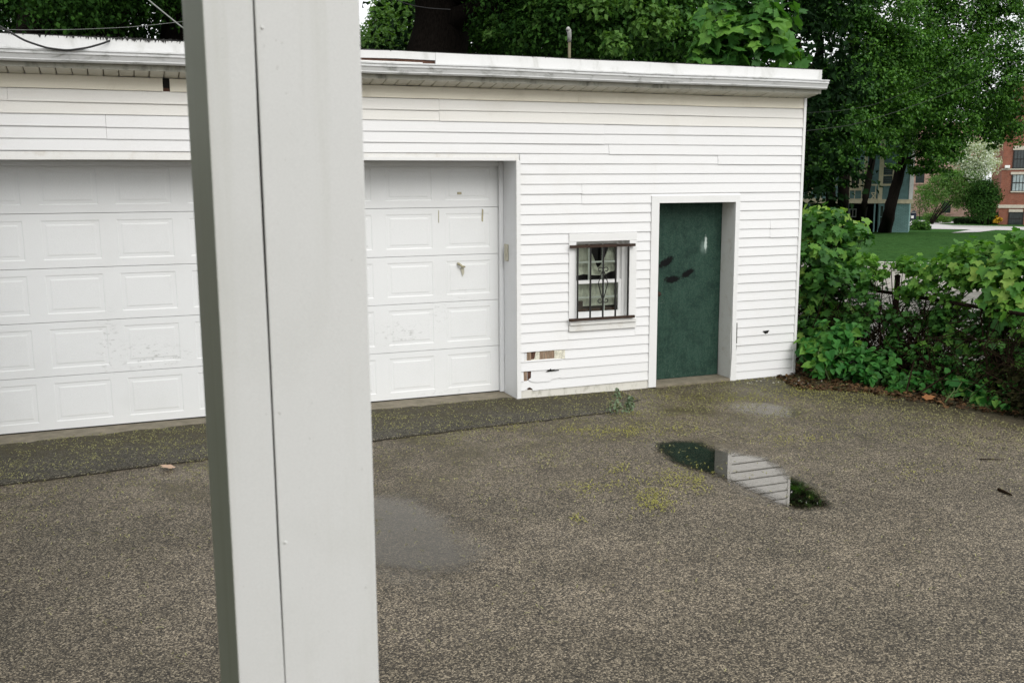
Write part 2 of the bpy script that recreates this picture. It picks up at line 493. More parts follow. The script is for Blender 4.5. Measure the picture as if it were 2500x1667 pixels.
def puddle_material(strength, rough, i, silt):
    """a skin of water: clear, mirror-like at its middle, thinning out to nothing at the rim"""
    t = NT('puddle_water')
    w = t.world()
    x = t.xyz(w)
    at_ = t.n('Attribute', attribute_name='wet')
    wob = t.math('ADD', t.math('MULTIPLY', t.math('SUBTRACT', t.noise(w, 5.0, 4), 0.5), 0.5), t.math('MULTIPLY', t.math('SUBTRACT', t.noise(w, 70, 3), 0.5), 0.9))
    mk = t.mr(t.math('ADD', at_.outputs['Fac'], wob), 0.25, 0.85)
    fr = t.n('Fresnel')
    fr.inputs['IOR'].default_value = 1.75
    fac = t.math('MULTIPLY', t.math('MULTIPLY', mk, strength), fr.outputs[0], True)
    gl = t.n('BsdfGlossy')
    gl.inputs['Roughness'].default_value = rough
    gl.inputs['Color'].default_value = (1.0, 0.965, 0.91, 1)
    tr = t.n('BsdfTransparent')
    t.set(tr.inputs[0], t.mix(mk, (1, 1, 1), (silt, silt * .98, silt * .94)))
    mx = t.n('MixShader')
    t.set(mx.inputs[0], fac)
    t.t.links.new(tr.outputs[0], mx.inputs[1])
    t.t.links.new(gl.outputs[0], mx.inputs[2])
    return t.done(mx.outputs[0])


def glass_material(name, tint=(0.9, 0.95, 0.93), fresn=1.5):
    t = NT(name)
    fr = t.n('Fresnel')
    fr.inputs['IOR'].default_value = fresn
    gl = t.n('BsdfGlossy')
    gl.inputs['Roughness'].default_value = 0.03
    tr = t.n('BsdfTransparent')
    t.set(tr.inputs[0], tint)
    mx = t.n('MixShader')
    t.set(mx.inputs[0], fr.outputs[0])
    t.t.links.new(tr.outputs[0], mx.inputs[1])
    t.t.links.new(gl.outputs[0], mx.inputs[2])
    return t.done(mx.outputs[0])


M['glass'] = glass_material('window_glass', (0.93, 0.96, 0.93))
M['dark_glass'] = plain('far_window_glass', (0.03, 0.04, 0.04), 0.12, 0.3, 3, 0.6, bump=0)
M['pale_glass'] = plain('far_window_curtained', (0.30, 0.36, 0.37), 0.3, 0.3, 3, 0.5, bump=0)


def brick_material(name, c1, c2, mortar, bw=0.21, bh=0.067):
    t = NT(name)
    uv = t.n('TexCoord').outputs['Object']
    b = t.n('TexBrick')
    t.set(b.inputs['Vector'], t.map(uv, (1, 1, 1), (0, 0, 0), (math.radians(90), 0, 0)))
    t.set(b.inputs['Color1'], c1)
    t.set(b.inputs['Color2'], c2)
    t.set(b.inputs['Mortar'], mortar)
    b.inputs['Scale'].default_value = 1.0
    b.inputs['Mortar Size'].default_value = 0.010
    b.inputs['Brick Width'].default_value = bw
    b.inputs['Row Height'].default_value = bh
    c = t.mix(1.0, b.outputs[0], t.ramp(t.noise(uv, 1.5, 5), [(0.3, (0.8,) * 3), (0.7, (1.15,) * 3)]), 'MULTIPLY')
    return t.done(t.bsdf(c, 0.85, 0.3))


M['brick'] = brick_material('red_brick', (0.19, 0.048, 0.027), (0.25, 0.072, 0.04), (0.24, 0.15, 0.11))
M['brick_pink'] = brick_material('pink_brick', (0.42, 0.22, 0.17), (0.5, 0.29, 0.23), (0.5, 0.42, 0.36))
M['teal_brick'] = brick_material('teal_painted_brick', (0.15, 0.27, 0.26), (0.18, 0.31, 0.30), (0.10, 0.19, 0.18))
M['teal'] = plain('teal_clapboard', (0.125, 0.225, 0.225), 0.7, 0.2, 4)
M['cream'] = plain('cream_paint', (0.60, 0.54, 0.38), 0.6, 0.15, 6)
M['stone'] = concrete_material('limestone', (0.42, 0.38, 0.31), (0.58, 0.53, 0.45))
M['mailbox'] = plain('navy_paint', (0.010, 0.016, 0.032), 0.4, 0.2, 6)
M['white'] = plain('white_paint', (0.78, 0.78, 0.76), 0.5, 0.08, 6)
M['lamp_white'] = plain('white_enamel', (0.80, 0.80, 0.78), 0.4, 0.03, 6)
M['wall_green'] = plain('shade_wall_green', (0.085, 0.105, 0.055), 0.7, 0.2, 3)


# ------------------------------------------------------------------ mesh helpers
def link(name, me, mat, parent=None):
    o = bpy.data.objects.new(name, me)
    COL.objects.link(o)
    if mat is not None and me is not None and not me.materials:
        me.materials.append(mat)
    o.parent = parent
    return o


def tag(o, label=None, cat=None, group=None, kind=None):
    if label: o['label'] = label
    if cat: o['category'] = cat
    if group: o['group'] = group
    if kind: o['kind'] = kind
    return o


def empty(name, loc=(0, 0, 0), label=None, cat=None, group=None):
    o = bpy.data.objects.new(name, None)
    COL.objects.link(o)
    o.location = loc
    o.empty_display_size = 0.2
    return tag(o, label, cat, group)


class MB:
    """collects boxes, tubes and polygons of ONE part"""

    def __init__(self):
        self.v, self.f = [], []

    def quads(self, vs, fs):
        b = len(self.v)
        self.v += [tuple(map(float, p)) for p in vs]
        self.f += [tuple(i + b for i in f) for f in fs]
        return self

    def box(self, x0, x1, y0, y1, z0, z1):
        p = [(x0, y0, z0), (x1, y0, z0), (x1, y1, z0), (x0, y1, z0), (x0, y0, z1), (x1, y0, z1), (x1, y1, z1), (x0, y1, z1)]
        return self.quads(p, [(0, 3, 2, 1), (4, 5, 6, 7), (0, 1, 5, 4), (1, 2, 6, 5), (2, 3, 7, 6), (3, 0, 4, 7)])

    def prism(self, poly, y0, y1):
        """poly in (x, z), from y0 (front) to y1"""
        n = len(poly)
        vs = [(x, y0, z) for x, z in poly] + [(x, y1, z) for x, z in poly]
        fs = [tuple(range(n)), tuple(range(2 * n - 1, n - 1, -1))]
        fs += [(i, i + n, (i + 1) % n + n, (i + 1) % n) for i in range(n)]
        return self.quads(vs, fs)

    def sweep_x(self, prof, xs, jit=None):
        """closed (y, z) profile swept along x through stations xs"""
        n = len(prof)
        vs = []
        for i, x in enumerate(xs):
            dy, dz = jit[i] if jit is not None else (0, 0)
            vs += [(x, y + dy, z + dz) for y, z in prof]
        fs = [tuple(range(n - 1, -1, -1)), tuple(range((len(xs) - 1) * n, len(xs) * n))]
        for i in range(len(xs) - 1):
            for k in range(n):
                a, b = i * n + k, i * n + (k + 1) % n
                fs.append((a, b, b + n, a + n))
        return self.quads(vs, fs)

    def tube(self, pts, rad, seg=8, cap=True):
        pts = [np.array(p, float) for p in pts]
        if not hasattr(rad, '__len__'):
            rad = [rad] * len(pts)
        vs, fs = [], []
        prev = None
        for i, p in enumerate(pts):
            d = pts[min(i + 1, len(pts) - 1)] - pts[max(i - 1, 0)]
            d = d / (np.linalg.norm(d) + 1e-9)
            if prev is None:
                a = np.array([0, 0, 1.0]) if abs(d[2]) < 0.9 else np.array([1.0, 0, 0])
            else:
                a = prev
            s = a - d * (a @ d)
            s = s / (np.linalg.norm(s) + 1e-9)
            prev = s
            q = np.cross(d, s)
            for k in range(seg):
                an = 2 * math.pi * k / seg
                vs.append(p + rad[i] * (math.cos(an) * s + math.sin(an) * q))
        for i in range(len(pts) - 1):
            for k in range(seg):
                k2 = (k + 1) % seg
                fs.append((i * seg + k, i * seg + k2, (i + 1) * seg + k2, (i + 1) * seg + k))
        if cap:
            fs.append(tuple(range(seg - 1, -1, -1)))
            fs.append(tuple(range((len(pts) - 1) * seg, len(pts) * seg)))
        return self.quads(vs, fs)

    def mesh(self, name, smooth=False):
        me = bpy.data.meshes.new(name)
        me.from_pydata(self.v, [], self.f)
        me.update()
        if smooth:
            me.polygons.foreach_set('use_smooth', [True] * len(me.polygons))
        return me

    def build(self, name, mat, parent=None, smooth=False, bevel=0.0):
        o = link(name, self.mesh(name, smooth), mat, parent)
        if bevel:
            b = o.modifiers.new('bevel', 'BEVEL')
            b.width = bevel
            b.segments = 2
            b.limit_method = 'ANGLE'
        return o


def np_mesh(name, verts, faces_per, n_items, vert_per):
    """fast mesh of n_items copies of one small face pattern; verts (n_items*vert_per, 3); faces_per: list of tuples"""
    me = bpy.data.meshes.new(name)
    sizes = np.array([len(f) for f in faces_per], dtype=np.int32)
    flat = np.concatenate([np.array(f, dtype=np.int32) for f in faces_per])
    off = (np.arange(n_items, dtype=np.int32) * vert_per)[:, None]
    loops = (flat[None, :] + off).ravel()
    tot = np.tile(sizes, n_items)
    starts = np.concatenate([[0], np.cumsum(tot)[:-1]]).astype(np.int32)
    me.vertices.add(len(verts))
    me.vertices.foreach_set('co', np.ascontiguousarray(verts, dtype=np.float32).ravel())
    me.loops.add(len(loops))
    me.loops.foreach_set('vertex_index', loops)
    me.polygons.add(len(tot))
    me.polygons.foreach_set('loop_start', starts)
    me.update(calc_edges=True)
    return me


# ------------------------------------------------------------------ leaf patterns (unit length along +y, width along x)
def pat_simple():
    v = np.array([(0, 0, 0), (0.34, 0.45, 0.07), (0, 1.0, -0.10), (-0.34, 0.45, 0.07)])
    return v, [(0, 1, 2), (0, 2, 3)]


def pat_maple():
    h = [(0.0, 0.0), (0.17, -0.10), (0.47, -0.03), (0.40, 0.15), (0.55, 0.27), (0.66, 0.52), (0.46, 0.53), (0.31, 0.54), (0.27, 0.72), (0.12, 0.82)]
    tip = (0.0, 1.0)
    right = [(x * 0.98, y) for x, y in h[1:]]
    left = [(-x, y) for x, y in right[::-1]]
    ring = [(0, 0.02)] + right + [tip] + left
    v = [(0, 0.33, 0.0)] + [(x, y, 0.10 * abs(x) - 0.22 * max(0, y - 0.35) ** 2 - 0.12 * abs(x) ** 2) for x, y in ring]
    n = len(ring)
    return np.array(v), [(0, 1 + i, 1 + (i + 1) % n) for i in range(n)]


def pat_heart():
    ring = [(0, 0.03), (0.16, -0.06), (0.36, 0.08), (0.40, 0.30), (0.27, 0.60), (0, 1.0), (-0.27, 0.60), (-0.40, 0.30), (-0.36, 0.08), (-0.16, -0.06)]
    v = [(0, 0.35, -0.04)] + [(x, y, 0.12 * abs(x) - 0.18 * max(0, y - 0.4) ** 2) for x, y in ring]
    n = len(ring)
    return np.array(v), [(0, 1 + i, 1 + (i + 1) % n) for i in range(n)]


PAT = {'simple': pat_simple(), 'maple': pat_maple(), 'heart': pat_heart()}


def frames(nrm, droop=None):
    """orthonormal frames whose z is nrm; random spin; y axis biased to hang down when droop given"""
    n = len(nrm)
    nrm = nrm / (np.linalg.norm(nrm, axis=1, keepdims=True) + 1e-9)
    a = rng.normal(size=(n, 3))
    if droop is not None:
        a += np.array(droop)[None, :]
    y = a - nrm * np.sum(a * nrm, axis=1, keepdims=True)
    y /= (np.linalg.norm(y, axis=1, keepdims=True) + 1e-9)
    x = np.cross(y, nrm)
    return x, y, nrm


def leaf_cloud(name, pos, nrm, size, pat, mat, parent=None, droop=(0, 0, -1.0)):
    v, f = PAT[pat]
    x, y, z = frames(nrm, droop)
    size = np.asarray(size)[:, None, None]
    curl = (0.3 + 2.6 * rng.random(len(pos)))[:, None, None]
    wide = (0.8 + 0.4 * rng.random(len(pos)))[:, None, None]
    P = (v[None, :, 0:1] * wide * x[:, None, :] + (v[None, :, 1:2] - 0.3) * y[:, None, :] + v[None, :, 2:3] * curl * z[:, None, :]) * size + pos[:, None, :]
    me = np_mesh(name, P.reshape(-1, 3), f, len(pos), len(v))
    return link(name, me, mat, parent)


def blob_points(blobs, n, clump=0.28, shell=0.5, flat=0.8, per=26):
    """points and outward normals in a set of ellipsoidal blobs (x, y, z, r[, flat]); clumped"""
    w = np.array([b[3] ** 2 for b in blobs])
    w = w / w.sum()
    pos, nr = [], []
    for b, k in zip(blobs, (w * n).astype(int) + 1):
        c = np.array(b[:3])
        r = b[3]
        fl = b[4] if len(b) > 4 else flat
        nc = max(4, int(k / per))
        d = rng.normal(size=(nc, 3))
        d /= np.linalg.norm(d, axis=1, keepdims=True)
        rad = r * (1 - (1 - rng.random(nc) ** 0.5) * (1 - shell)) * (0.72 + 0.38 * rng.random(nc))
        cc = c + d * rad[:, None] * np.array([1, 1, fl])
        idx = rng.integers(0, nc, k)
        p = cc[idx] + rng.normal(size=(k, 3)) * r * clump * np.array([1, 1, 0.55])
        o = (p - c) / r
        far = np.maximum(1.0, np.linalg.norm(o, axis=1, keepdims=True) / 1.22)   # no strays far outside the blob
        o = o / far
        p = c + o * r
        pos.append(p)
        nr.append(o * 0.55 + np.array([0, 0, 0.75]) + rng.normal(size=(k, 3)) * 0.5)
    return np.concatenate(pos), np.concatenate(nr)


LEAF_MESH = {}


def leaf_object(parent, pos, nrm, size, pat, mat, pet=True):
    key = (pat, mat.name, random.randrange(5))
    if key not in LEAF_MESH:
        v, f = PAT[pat]
        v = v.copy()
        v[:, 0] *= random.uniform(.82, 1.12)
        v[:, 2] *= random.uniform(.6, 3.0)
        v[:, 2] += random.uniform(-.12, .12) * v[:, 0] * v[:, 1] * 2
        v[1:, :2] *= (1 + rng.normal(size=(len(v) - 1, 1)) * .05)
        me = bpy.data.meshes.new('leaf')
        me.from_pydata([tuple(p) for p in v], [], f)
        me.materials.append(mat)
        me.update()
        LEAF_MESH[key] = me
    o = bpy.data.objects.new('leaf', LEAF_MESH[key])
    COL.objects.link(o)
    o.parent = parent
    nv = np.array(nrm, float)[None, :]
    x, y, z = frames(nv, (0, 0, -1.3))
    p = np.array(pos) - np.array(parent.location)
    mtx = Matrix(((x[0][0], y[0][0], z[0][0], p[0]), (x[0][1], y[0][1], z[0][1], p[1]), (x[0][2], y[0][2], z[0][2], p[2]), (0, 0, 0, 1)))
    o.matrix_local = mtx @ Matrix.Scale(float(size), 4)
    return o


# ================================================================== SETTING
def lawn_z(u):
    return np.interp(u, [20.0, 21.5, 50, 95, 400], [0.5, 0.5, -0.36, -2.1, -3.0])


UA = math.radians(44)
UD, VD = np.array([math.sin(UA), math.cos(UA), 0]), np.array([math.cos(UA), -math.sin(UA), 0])


def uv(u, v, z):
    return CAM * np.array([1, 1, 0]) + UD * u + VD * v + np.array([0, 0, z])


def on_lawn(x, y, lift=0.0):
    d = ray(x, y)
    for t in np.linspace(15, 250, 6000):
        p = CAM + d * t
        if p[2] <= lawn_z((p - CAM) @ UD) + lift:
            return p
    return p


# the big ground sheet, reaching the horizon: level round the garage, falling away to the north-east
us = [-500, -60, 0, 12, 20, 24, 50, 95, 400, 900]
mb = MB()
vs = []
for u in us:
    z = -0.06 if u <= 24 else (lawn_z(u) - 0.6 if u < 500 else -3.6)
    for v in (-700, -120, 120, 700):
        vs.append(uv(u, v, z))
fs = []
for i in range(len(us) - 1):
    for k in range(3):
        a = i * 4 + k
        fs.append((a, a + 1, a + 5, a + 4))
mb.quads(vs, fs)
tag(mb.build('ground', M['earth']), kind='structure')

# asphalt yard
mb = MB().quads([(-25, -30, 0), (7.9, -30, 0), (7.9, 0.6, 0), (-25, 0.6, 0)], [(0, 1, 2, 3)])
tag(mb.build('asphalt_yard', M['asphalt']), kind='structure')

# alley beyond the fence
mb = MB().quads([uv(11.5, -10, -0.02), uv(11.5, 18, -0.02), uv(21.6, 30, -0.02), uv(21.6, -18, -0.02)], [(0, 1, 2, 3)])
tag(mb.build('alley', M['alley']), kind='structure')

# lawn on its terrace
mb = MB()
vs, fs = [], []
ul = [21.75, 30, 40, 50, 60, 72, 95, 140, 400]
for u in ul:
    for v in np.linspace(-60, 60, 13):
        vs.append(uv(u, v * (1 if u < 100 else 4), lawn_z(u)))
for i in range(len(ul) - 1):
    for k in range(12):
        a = i * 13 + k
        fs.append((a, a + 1, a + 14, a + 13))
mb.quads(vs, fs)
tag(mb.build('lawn', M['lawn']), kind='structure')

# pale paths across the far lawn
for poly in ([(2150, 541), (2240, 538), (2330, 541), (2330, 545), (2270, 547), (2330, 550), (2500, 554), (2600, 556), (2600, 568), (2500, 563), (2375, 561), (2150, 557)],
             [(2322, 569), (2372, 560.6), (2430, 562), (2390, 567)]):
    pts = [on_lawn(x, y, 0.02) + np.array([0, 0, 0.012]) for x, y in poly]
    MBp = MB().quads(pts, [tuple(range(len(pts)))])
    tag(MBp.build('footpath', M['path']), kind='structure')

# ---- apron of older, mossy asphalt along the garage, with its broken front edge (about 2 cm proud)
xs = np.linspace(-6, 4.75, 140)
front = np.interp(xs, [-6, -1, .5, 1.9, 3.4, 4.2, 4.75], [-1.15, -1.13, -1.01, -.97, -.90, -.84, -.5])
front = front + np.cumsum(rng.normal(size=140)) * 0.004 + rng.normal(size=140) * 0.009
back = np.where(xs < 3.58, 0.10 + 0.05 * np.sin(xs * 1.7) + rng.normal(size=140) * 0.012, 0.02)
back = np.where(xs < -1.3, 0.02, back)
ht = np.interp(xs, [-6, 3.4, 4.75], [0.022, 0.018, 0.004])
vs, fs = [], []
for i in range(140):
    vs += [(xs[i], front[i] - 0.012, 0.0005), (xs[i], front[i], ht[i]), (xs[i], back[i], ht[i] + 0.004)]
for i in range(139):
    for k in range(2):
        a = i * 3 + k
        fs.append((a, a + 3, a + 4, a + 1))
tag(MB().quads(vs, fs).build('apron', M['apron']), kind='structure')
cw_ = np.abs(rng.normal(size=140)) * .008 + .007
cw_ = np.convolve(cw_, [.25, .5, .25], 'same') * np.interp(xs, [-6, 3.6, 4.75], [1, 1, .2])
vs = []
for i in range(140):
    vs += [(xs[i], front[i] - .010 - cw_[i] * 1.6, .0045), (xs[i], front[i] - .004, .0065)]
tag(MB().quads(vs, [(i * 2, i * 2 + 2, i * 2 + 3, i * 2 + 1) for i in range(139)]).build('crack', M['earth'], bpy.data.objects['apron']), kind='structure')
mb = MB().box(-1.296, 3.581, -0.05, 0.9, -0.05, 0.020)
tag(mb.build('door_slab', M['slab']), kind='structure')

# ---- puddles: a film of water that thins out over a rim of a few centimetres
for i, (st, ro, rim, silt) in enumerate(((1.65, 0.012, .17, .5), (0.8, 0.05, .26, .85), (0.75, 0.2, .2, .9))):
    g = np.array([on_z(x, y)[:2] for x, y in PUDDLE_PX[i]])
    # resample and smooth the outline
    k = len(g)
    pts = np.array([g[j] * (1 - t) + g[(j + 1) % k] * t for j in range(k) for t in (0, .25, .5, .75)])
    for _ in range(3):
        pts = (np.roll(pts, 1, 0) + 2 * pts + np.roll(pts, -1, 0)) / 4
    tan = np.roll(pts, -1, 0) - np.roll(pts, 1, 0)
    nm = np.stack([tan[:, 1], -tan[:, 0]], 1)
    nm /= np.linalg.norm(nm, axis=1, keepdims=True)
    area = np.sum(pts[:, 0] * np.roll(pts[:, 1], -1) - pts[:, 1] * np.roll(pts[:, 0], -1))
    if area < 0:
        pts, nm = pts[::-1], -nm[::-1]
    k = len(pts)
    inner, outer = pts - nm * .07, pts + nm * rim
    vs = [(x, y, .005) for x, y in inner] + [(x, y, .005) for x, y in outer]
    fs = [tuple(range(k))] + [(j, j + k, (j + 1) % k + k, (j + 1) % k) for j in range(k)]
    o = MB().quads(vs, fs).build('puddle', puddle_material(st, ro, i, silt))
    at_ = o.data.attributes.new('wet', 'FLOAT', 'POINT')
    at_.data.foreach_set('value', [1.0] * k + [0.0] * k)
    tag(o, kind='structure')

# ================================================================== GARAGE
garage = empty('garage', (3.0, 0, 0), 'long white clapboard garage with flat roof, broad panelled door and green side door', 'garage')
G0 = Vector((3.0, 0, 0))


def gpart(mbuilder, name, mat, parent=None, **kw):
    o = mbuilder.build(name, mat, parent or garage, **kw)
    if o.parent is garage:
        o.location = -G0
    return o


JX0, JX1, HZ = -1.30, 3.585, 2.405            # garage-door opening
DX0, DX1, DZ = 5.194, 6.135, 1.972            # entry-door opening
WX0, WX1, WZ0, WZ1 = 4.238, 4.849, 0.78, 1.594
XR, XL, DEP = 7.0, -6.0, 6.2
# structural wall behind the siding (sheathing), with the openings left open
wall = gpart(MB().box(XL, JX0 - .031, 0.004, 0.14, 0, 3.08), 'front_wall', M['rust_hole'])


def wpart(mbuilder, name, mat, **kw):
    return gpart(mbuilder, name, mat, wall, **kw)


for (a, b, z0, z1) in ((JX0 - .03, JX1 + .03, HZ + .01, 3.08), (JX1 + .031, WX0 - .02, 0, 3.08), (WX0 - .019, WX1 + .019, 0, WZ0 - .02), (WX0 - .019, WX1 + .019, WZ1 + .02, 3.08), (WX1 + .02, DX0 - .02, 0, 3.08), (DX0 - .019, DX1 + .029, DZ + .01, 3.08), (DX1 + .03, XR - .01, 0, 3.08)):
    wpart(MB().box(a, b, 0.004, 0.14, z0, z1), 'sheathing', M['rust_hole'])
gpart(MB().box(XR - 0.14, XR, 0.141, DEP, 0, 3.09), 'side_wall', M['vinyl'])
gpart(MB().box(XL, XL + 0.14, 0.141, DEP, 0, 3.09), 'side_wall', M['vinyl'])
gpart(MB().box(XL, XR, DEP, DEP + 0.14, 0, 3.09), 'rear_wall', M['vinyl'])

# --- siding courses
STEP, TOPZ = 0.0991, 2.97
OPEN = [(WX0 - 0.081, WX1 + 0.085, 0.672, 1.678), (DX0 - 0.094, DX1 + 0.056, -1, 2.046)]


def board(x0, x1, zb, zt, mat=None, dz=0.0, dy=0.0, wave=1.0):
    n = max(2, int((x1 - x0) / 0.3) + 1)
    xs = np.linspace(x0, x1, n)
    ph = rng.random() * 6
    jit = [(wave * 0.0012 * math.sin(x * 2.3 + ph) + dy, wave * 0.0013 * math.sin(x * 1.4 + ph * 2) + wave * rng.normal() * 0.0004 + dz) for x in xs]
    prof = [(0.003, zt + 0.004), (-0.0035, zt + 0.004), (-0.0155, zb + 0.004), (-0.0155, zb - 0.0005), (-0.0135, zb - 0.0005), (0.003, zb + 0.012)]
    return wpart(MB().sweep_x(prof, xs, jit), 'siding_board', mat or M['vinyl'])


sA, sB = on_y(258, 300)[0], on_y(1071, 260)[0]
SEAMS = {0: [-0.83, sB], 1: [sB], 2: [sA, 4.55], 3: [sA, 4.55], 4: [4.6], 5: [5.9], 8: [4.3], 9: [4.3], 12: [6.6], 13: [6.6]}


def courses():
    for k in range(30):
        zt = TOPZ - STEP * k
        zb = max(zt - STEP, 0.004)
        mat = M['vinyl_cream'] if k < 2 else M['vinyl']
        left = XL + 0.02 if zb > HZ + 0.03 else JX1 + 0.045
        spans = [(left, XR - 0.022, zb, zt)]
        for (a, b, o0, o1) in OPEN:
            new = []
            for (p, q, s0, s1) in spans:
                if s0 >= o1 - 0.002 or s1 <= o0 + 0.002 or q <= a or p >= b:
                    new.append((p, q, s0, s1))
                    continue
                if p < a: new.append((p, a, s0, s1))
                if q > b: new.append((b, q, s0, s1))
                if s1 > o1 + 0.012: new.append((a, b, o1, s1))
                if s0 < o0 - 0.012: new.append((a, b, s0, o0))
            spans = new
        for (p, q, s0, s1) in spans:
            dirty = k == 29 and q < 5.2
            # torn courses beside the garage door
            if p < 3.7 and k in (25, 27, 28):
                continue
            cuts = [s for s in SEAMS.get(k, []) if p + 0.2 < s < q - 0.2]
            e = [p] + cuts + [q]
            for i in range(len(e) - 1):
                board(e[i] + (0.002 if i else 0), e[i + 1], s0, s1, M['vinyl_dirty'] if dirty else mat, dz=(-0.004 if i % 2 else 0.0), dy=(-0.002 if i % 2 else 0.0), wave=1.0 if k < 22 else 1.7)


courses()


def torn(poly, lean=0.013, mat=None):
    """a siding course with a ragged outline; poly in (x, z)"""
    zs = [z for _, z in poly]
    z0, z1 = min(zs), max(zs)
    n = len(poly)
    fr = [(x, -0.0165 + lean * (z - z0) / (z1 - z0 + 1e-6), z) for x, z in poly]
    bk = [(x, y + 0.0035, z) for x, y, z in fr]
    fs = [tuple(range(n)), tuple(range(2 * n - 1, n - 1, -1))] + [(i, i + n, (i + 1) % n + n, (i + 1) % n) for i in range(n)]
    return wpart(MB().quads(fr + bk, fs), 'siding_board', mat or M['vinyl'])


zc = lambda k: TOPZ - STEP * k
XA, XB = JX1 + 0.045, DX0 - 0.094
torn([(4.085, zc(25) + .003), (4.105, zc(25) - .045), (4.125, zc(26) + .004), (4.10, zc(26)), (XB, zc(26)), (XB, zc(25) + .003)])
torn([(XA, zc(26)), (XA, zc(26) + .012), (4.02, zc(26) + .016), (4.09, zc(26) + .004), (4.09, zc(26))], 0.004)
torn([(XA, zc(25) + .003), (XA, zc(26)), (XA + 0.035, zc(26)), (XA + 0.035, zc(25) + .003)], 0.010)
torn([(3.80, zc(25) + 0.004), (3.78, zc(26) + 0.02), (3.60 + .03, zc(26) + .02), (3.63, zc(26) + .012), (4.05, zc(26) + .012), (4.085, zc(25) + .004)], 0.001, M['foam']).location.y += 0.012
torn([(3.745, zc(27) + .003), (3.74, zc(28) + .03), (3.71, zc(28) + .012), (3.75, zc(28) - .012), (3.80, zc(28) - .022), (3.95, zc(28) - .022), (3.97, zc(28) - .004), (4.06, zc(28) + .006), (4.08, zc(28) - .002), (XB, zc(28)), (XB, zc(27) + .003), (4.02, zc(27) - .002), (4.0, zc(27) - .012), (3.93, zc(27) - .012), (3.92, zc(27) + .003)], 0.010)
torn([(XA, zc(27) + .003), (XA, zc(28)), (XA + 0.03, zc(28)), (XA + 0.03, zc(27) + .003)], 0.010)
torn([(XA, zc(28) + .003), (XA, zc(29)), (XA + .035, zc(29) + .002), (XA + .08, zc(29) + .028), (XA + .10, zc(29) + .03), (XA + .125, zc(29) + .012), (XA + .13, zc(29) - .006), (XA + .22, zc(29) - .004), (XB, zc(29)), (XB, zc(28) + .003)])
# what shows through the holes
for i, (a, b, m_) in enumerate(((3.70, 3.745, 'wood'), (3.84, 3.885, 'wood'), (3.89, 3.93, 'wood'), (3.935, 4.0, 'wood'), (4.0, 4.12, 'foam'))):
    wpart(MB().box(a, b, -0.006 - 0.002 * i, 0.003, zc(26) + 0.005, zc(25) - 0.004), 'lath', M[m_])
wpart(MB().box(3.655, 3.70, -0.005, 0.003, zc(28), zc(27)), 'lath', M['wood'])
wpart(MB().prism([(3.90, zc(27) - .02), (3.96, zc(27) + .012), (3.965, zc(27) - .006), (4.05, zc(27) - .008), (4.05, zc(27) - .016)], -0.019, -0.0172), 'tear', M['black'])

for pts_ in ([(1862, 808), (1878, 806), (1874, 813), (1868, 815)], [(1797, 788), (1800, 788), (1799, 838), (1796, 838)], [(1796, 842), (1798, 842), (1796, 878), (1794, 876)]):
    pw_ = [on_y(a, b, -.018) for a, b in pts_]
    wpart(MB().prism([(p_[0], p_[2]) for p_ in pw_], -0.0205, -0.0185), 'tear', M['black'])
# frieze, in lengths; one short length is missing
fz0, fz1 = 2.972, 3.080
gap0 = on_y(397, 205)[0]
gap1 = on_y(414, 205)[0]
ed = [XL, -3.0, gap0]
for a, b in ((XL, -2.4), (-2.398, gap0), (gap1, 1.9), (1.902, 4.25), (4.252, XR - 0.01)):
    wpart(MB().sweep_x([(0.003, fz1), (-0.010, fz1), (-0.020, fz0 + .004), (-0.020, fz0), (-0.012, fz0), (0.003, fz0 + .01)], np.linspace(a, b, 8), [(0.001 * rng.normal(), 0.001 * rng.normal()) for _ in range(8)]), 'frieze_board', M['frieze'])
wpart(MB().box(gap0 - .01, gap1 + .01, -0.004, 0.003, fz0 + .03, fz1), 'frieze_gap', M['black'])

# corner post, garage-door casing and reveals
gpart(MB().box(XR - 0.022, XR + 0.012, -0.024, 0.05, 0.005, 3.085), 'corner_board', M['trim'], bevel=0.003)
gpart(MB().box(JX1, JX1 + 0.038, -0.022, -0.001, 0.004, HZ), 'casing', M['trim'], bevel=0.002)
gpart(MB().box(JX1 + 0.0385, JX1 + 0.047, -0.0175, -0.001, 0.004, HZ + 0.05), 'channel', M['trim'])
gpart(MB().box(JX0 - 0.04, JX0, -0.022, -0.001, 0.004, HZ), 'casing', M['trim'])
xsH = np.linspace(XL + .5, JX1 + 0.03, 24)
gpart(MB().sweep_x([(0.003, HZ + .066), (-0.006, HZ + .066), (-0.016, HZ + 0.004), (-0.016, HZ - .004), (0.003, HZ - .004)], xsH, [(0.0012 * rng.normal(), 0.0018 * rng.normal()) for _ in xsH]), 'header_trim', M['trim_dirty'])
gpart(MB().box(1.05, JX1 - .01, -0.021, -0.017, HZ - .002, HZ + .025), 'header_cap', M['trim'])
gpart(MB().box(JX1, JX1 + .12, 0.0, 0.40, 0.004, HZ - 0.002), 'jamb', M['jamb'])
gpart(MB().box(JX0 - .12, JX0, 0.0, 0.40, 0.004, HZ - 0.002), 'jamb', M['jamb'])
gpart(MB().box(JX0 - .1, JX1 + .1, 0.0, 0.40, HZ - 0.001, HZ + .1), 'door_head', M['jamb'])
gpart(MB().box(JX1 - 0.045, JX1 - 0.001, 0.335, 0.372, 0.025, HZ - .003), 'door_stop', M['jamb'], bevel=0.003)
gpart(MB().box(JX0, JX1 - 0.046, 0.345, 0.372, HZ - .05, HZ - .003), 'door_stop', M['jamb'], bevel=0.003)

# --- the wide sectional door: five sections, eight pressed panels each
gd = gpart(MB().box(JX0, JX1, 0.43, 0.44, 0.03, HZ), 'garage_door', M['gdoor'])
SECT = [0.032, 0.515, 0.999, 1.474, 1.950, 2.403]
PX = 0.6125


